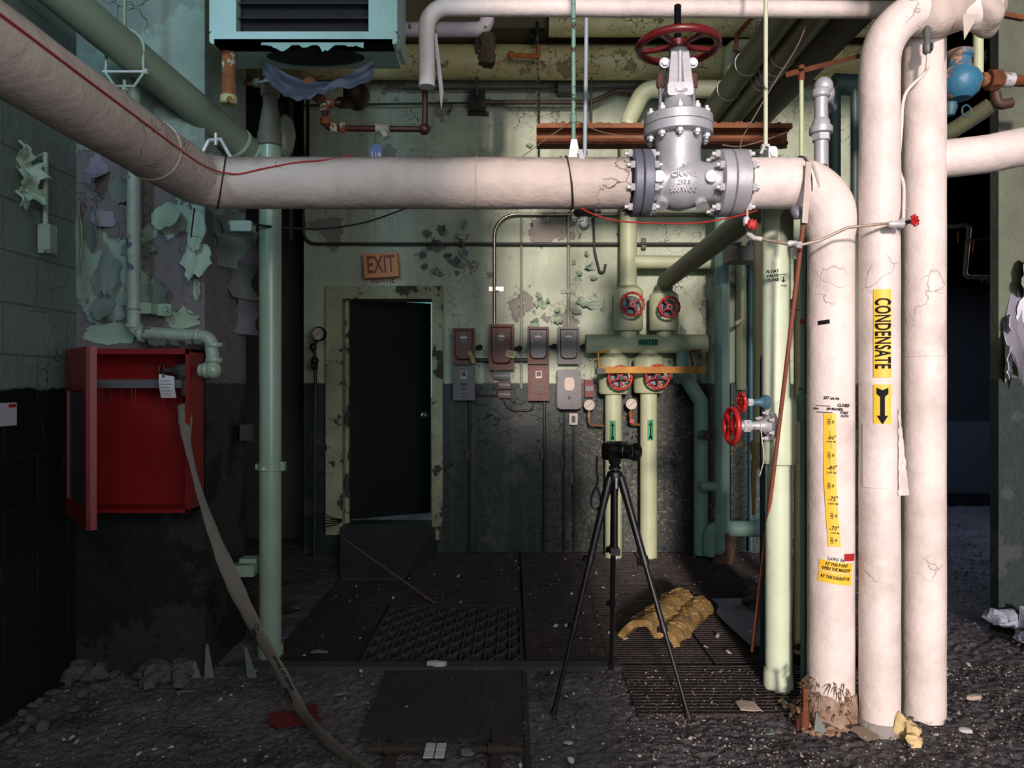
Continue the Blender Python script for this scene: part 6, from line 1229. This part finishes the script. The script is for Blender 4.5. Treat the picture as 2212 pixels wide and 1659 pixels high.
# foam lump, rubble, stub
fo_ = MB().ell((X_(1958, 2.73), 2.73, .035), .035, .03, .04, 16, 12, jit=1.1, js=34).ell((X_(1972, 2.70), 2.70, .018), .03, .025, .02, 12, 8, jit=1.0, js=40)
one('foam_lump', fo_, mat('cream foam', (214, 190, 140), .9, bump=.4), 'cream foam lump at the foot of the condensate pipe', 'foam')
sx_ = X_(1739, 2.80)
thing('rusty_stub', 'broken rusty upright stub in the rubble left of the tank pipe foot', 'stub', [('post', MB().box((sx_-.010, 2.79, 0), (sx_+.008, 2.81, .16)).cyl((sx_-.002, 2.80, .0), (sx_-.002, 2.80, .075), .016, n=12), RUST), ('side_arm', MB().tube([V((sx_-.03, 2.79, .01)), V((sx_-.032, 2.79, .05)), V((sx_-.01, 2.80, .055))], .009, 8), DKRED), ('shard', MB().prism([V((sx_+.02, 2.77, .0)), V((sx_+.075, 2.76, .0)), V((sx_+.03, 2.77, .085))], (0, .008, 0)), PEELD, 'grey-green shard')])
tuft = MB()
for k in range(60):
    a = R.uniform(math.pi*.9, math.pi*1.6); r0 = RC+.012; c_ = V((CXX+r0*math.cos(a), YM+r0*math.sin(a), R.uniform(.02, .17))); d_ = V((math.cos(a)*.015+R.uniform(-.02, .01), math.sin(a)*.015, R.uniform(-.04, .02)))
    tuft.tube([c_, c_+d_*.6+UZ*.006, c_+d_], [.003, .002, .001], 5)
one('frayed_fibres', tuft, mat('brown fibre', (110, 82, 58), .9), 'frayed brown fibres sticking out of the tank pipe foot', 'fibres', kind='stuff')
def rubble(x0, x1, y0, y1, n, s0, s1, m, lab, seed, cat='rubble', hump=.0):
    r = random.Random(seed); mb = MB()
    for k in range(n):
        x, y = r.uniform(x0, x1), r.uniform(y0, y1); s = r.uniform(s0, s1)
        mb.ell((x, y, s*.3+hump*r.random()), s*r.uniform(.6, 1.4), s*r.uniform(.6, 1.2), s*r.uniform(.4, .9), 7, 5, jit=.7, js=25)
    return one('rubble', mb, m, lab, cat, kind='stuff', smooth=25)
GR = mat('grey rubble', (84, 82, 80), .95, bump=.5); WR_ = mat('pale rubble', (150, 160, 176), .9, bump=.4)
rubble(X_(165, 3.3), X_(250, 3.3), 3.22, 3.34, 26, .02, .05, GR, 'heap of grey rubble at the foot of the left pier below the cabinet', 1, hump=.03)
rubble(X_(300, 3.25), X_(400, 3.25), 3.22, 3.34, 30, .02, .05, GR, 'second grey rubble heap at the pier foot, nearer the hose', 2, hump=.04)
rubble(-1.95, -1.75, 2.5, 3.2, 30, .01, .03, GR, 'loose rubble along the foot of the block wall at left', 3)
rubble(X_(2165, 3.8), X_(2260, 3.8), 3.55, 3.9, 34, .03, .07, WR_, 'pile of pale plaster rubble at the foot of the right pier', 4, hump=.10)
rubble(X_(1700, 2.95), X_(1770, 2.95), 2.75, 3.05, 90, .006, .018, mat('warm rubble', (140, 110, 90), .9, bump=.5), 'brownish rubble around the feet of the mint and tank pipes', 5, hump=.01)
rubble(X_(1720, 3.6), X_(1740, 3.6)+.2, 3.4, 4.4, 60, .02, .05, mat('brown rubble', (90, 72, 58), .9, bump=.5), 'brown rubble heap behind the mint pipe', 6, hump=.08)
for px0, py0, px1, py1, k in ((452, 1455, 447, 1395, 0), (424, 1452, 420, 1432, 1), (545, 1432, 530, 1402, 2)):
    Y = 3.3; a, b = P(px0, py0, Y), P(px1, py1, Y); a.z = .0
    one('paint_shard', MB().prism([a+V((-.022, 0, 0)), a+V((.02, 0, 0)), b+V((.006, 0, 0)), b+V((-.006, 0, .01))], (0, .006, 0)), PEELD, ['tall pointed paint shard leaning at the pier corner', 'small paint shard standing left of the tall pointed one', 'broad paint shard leaning at the standpipe foot'][k], 'debris')
one('metal_rod', MB().cyl(V((P(742, 1180, 4.6).x, 4.6, .35)), V((X_(942, 4.37), 4.37, .012)), .006, n=8), mat('dull rod', (80, 62, 56), .6), 'thin dark rod lying aslant over the ramp and lattice grating', 'rod')
lw = MB()
for k in range(5): lw.tube(crom([P(672+k*5, 1108+k*6, 5.5), P(700, 1110+k*7, 5.5), P(716+k*2, 1118+k*4, 5.5), P(738, 1122+k, 5.6)], 6), .004, 6)
one('loose_wires', lw, BLACKR, 'tangle of black wires at the lower left corner of the door frame', 'wires', kind='stuff')
# grit and small chips all over the floor (nobody could count them)
def scatter(n, x0, x1, y0, y1, s0, s1, m, lab, seed, ok=lambda x, y: True, name='floor_grit'):
    r = random.Random(seed); mb = MB(); 
    for k in range(n):
        x, y = r.uniform(x0, x1), r.uniform(y0, y1)
        if not ok(x, y): continue
        s = s0+(s1-s0)*r.random()**3; a = r.uniform(0, 6.3); t = r.uniform(-.5, .5); t2 = r.uniform(-.5, .5); z = r.uniform(.0, .006); h = s*r.uniform(.15, .6)
        q = [(math.cos(a+b)*s*r.uniform(.6, 1.2), math.sin(a+b)*s*r.uniform(.6, 1.2)) for b in (0, 1.5, 3.1, 4.6)]
        vs = [(x+u, y+v, z+u*t+v*t2) for u, v in q]+[(x+u*.7, y+v*.7, z+u*t+v*t2+h) for u, v in q]
        mb.add(vs, [(3, 2, 1, 0), (4, 5, 6, 7), (0, 1, 5, 4), (1, 2, 6, 5), (2, 3, 7, 6), (3, 0, 4, 7)])
    return one(name, mb, m, lab, 'debris', kind='stuff', smooth=0)
nopit = lambda x, y: not (PX0 < x < PX1 and PY0-.08 < y < PY1)
scatter(5200, -1.95, 3.2, 2.3, 3.46, .002, .010, mat('dark grit', (84, 76, 74), .8, bump=0), 'fine dark grit covering the concrete floor', 11, nopit)
scatter(3200, .4, 3.4, 2.3, 3.46, .002, .008, mat('sun-tinted grit', (164, 146, 140), .8, bump=0), 'sun-tinted grit brightening the sunlit floor at right', 12, nopit)  # pale pink grit on the sunny side only, brightens the sunlit floor by colour
scatter(3600, 1.9, 4.2, 3.4, 7.5, .003, .016, mat('dark grit', (84, 76, 74)), 'dark grit over the floor of the right passage', 13)
scatter(420, -1.95, 3.2, 2.3, 3.46, .004, .014, mat('light flake', (176, 172, 162), .7, bump=0), 'small light paint flakes strewn over the floor', 14, nopit)
scatter(260, PX0, PX1, PY0, PY1, .005, .016, mat('light flake', (176, 172, 162)), 'small paint flakes caught on the gratings', 15, lambda x, y: not (-.74 < x < .06 and y < 4.4) and R.random() < .5)
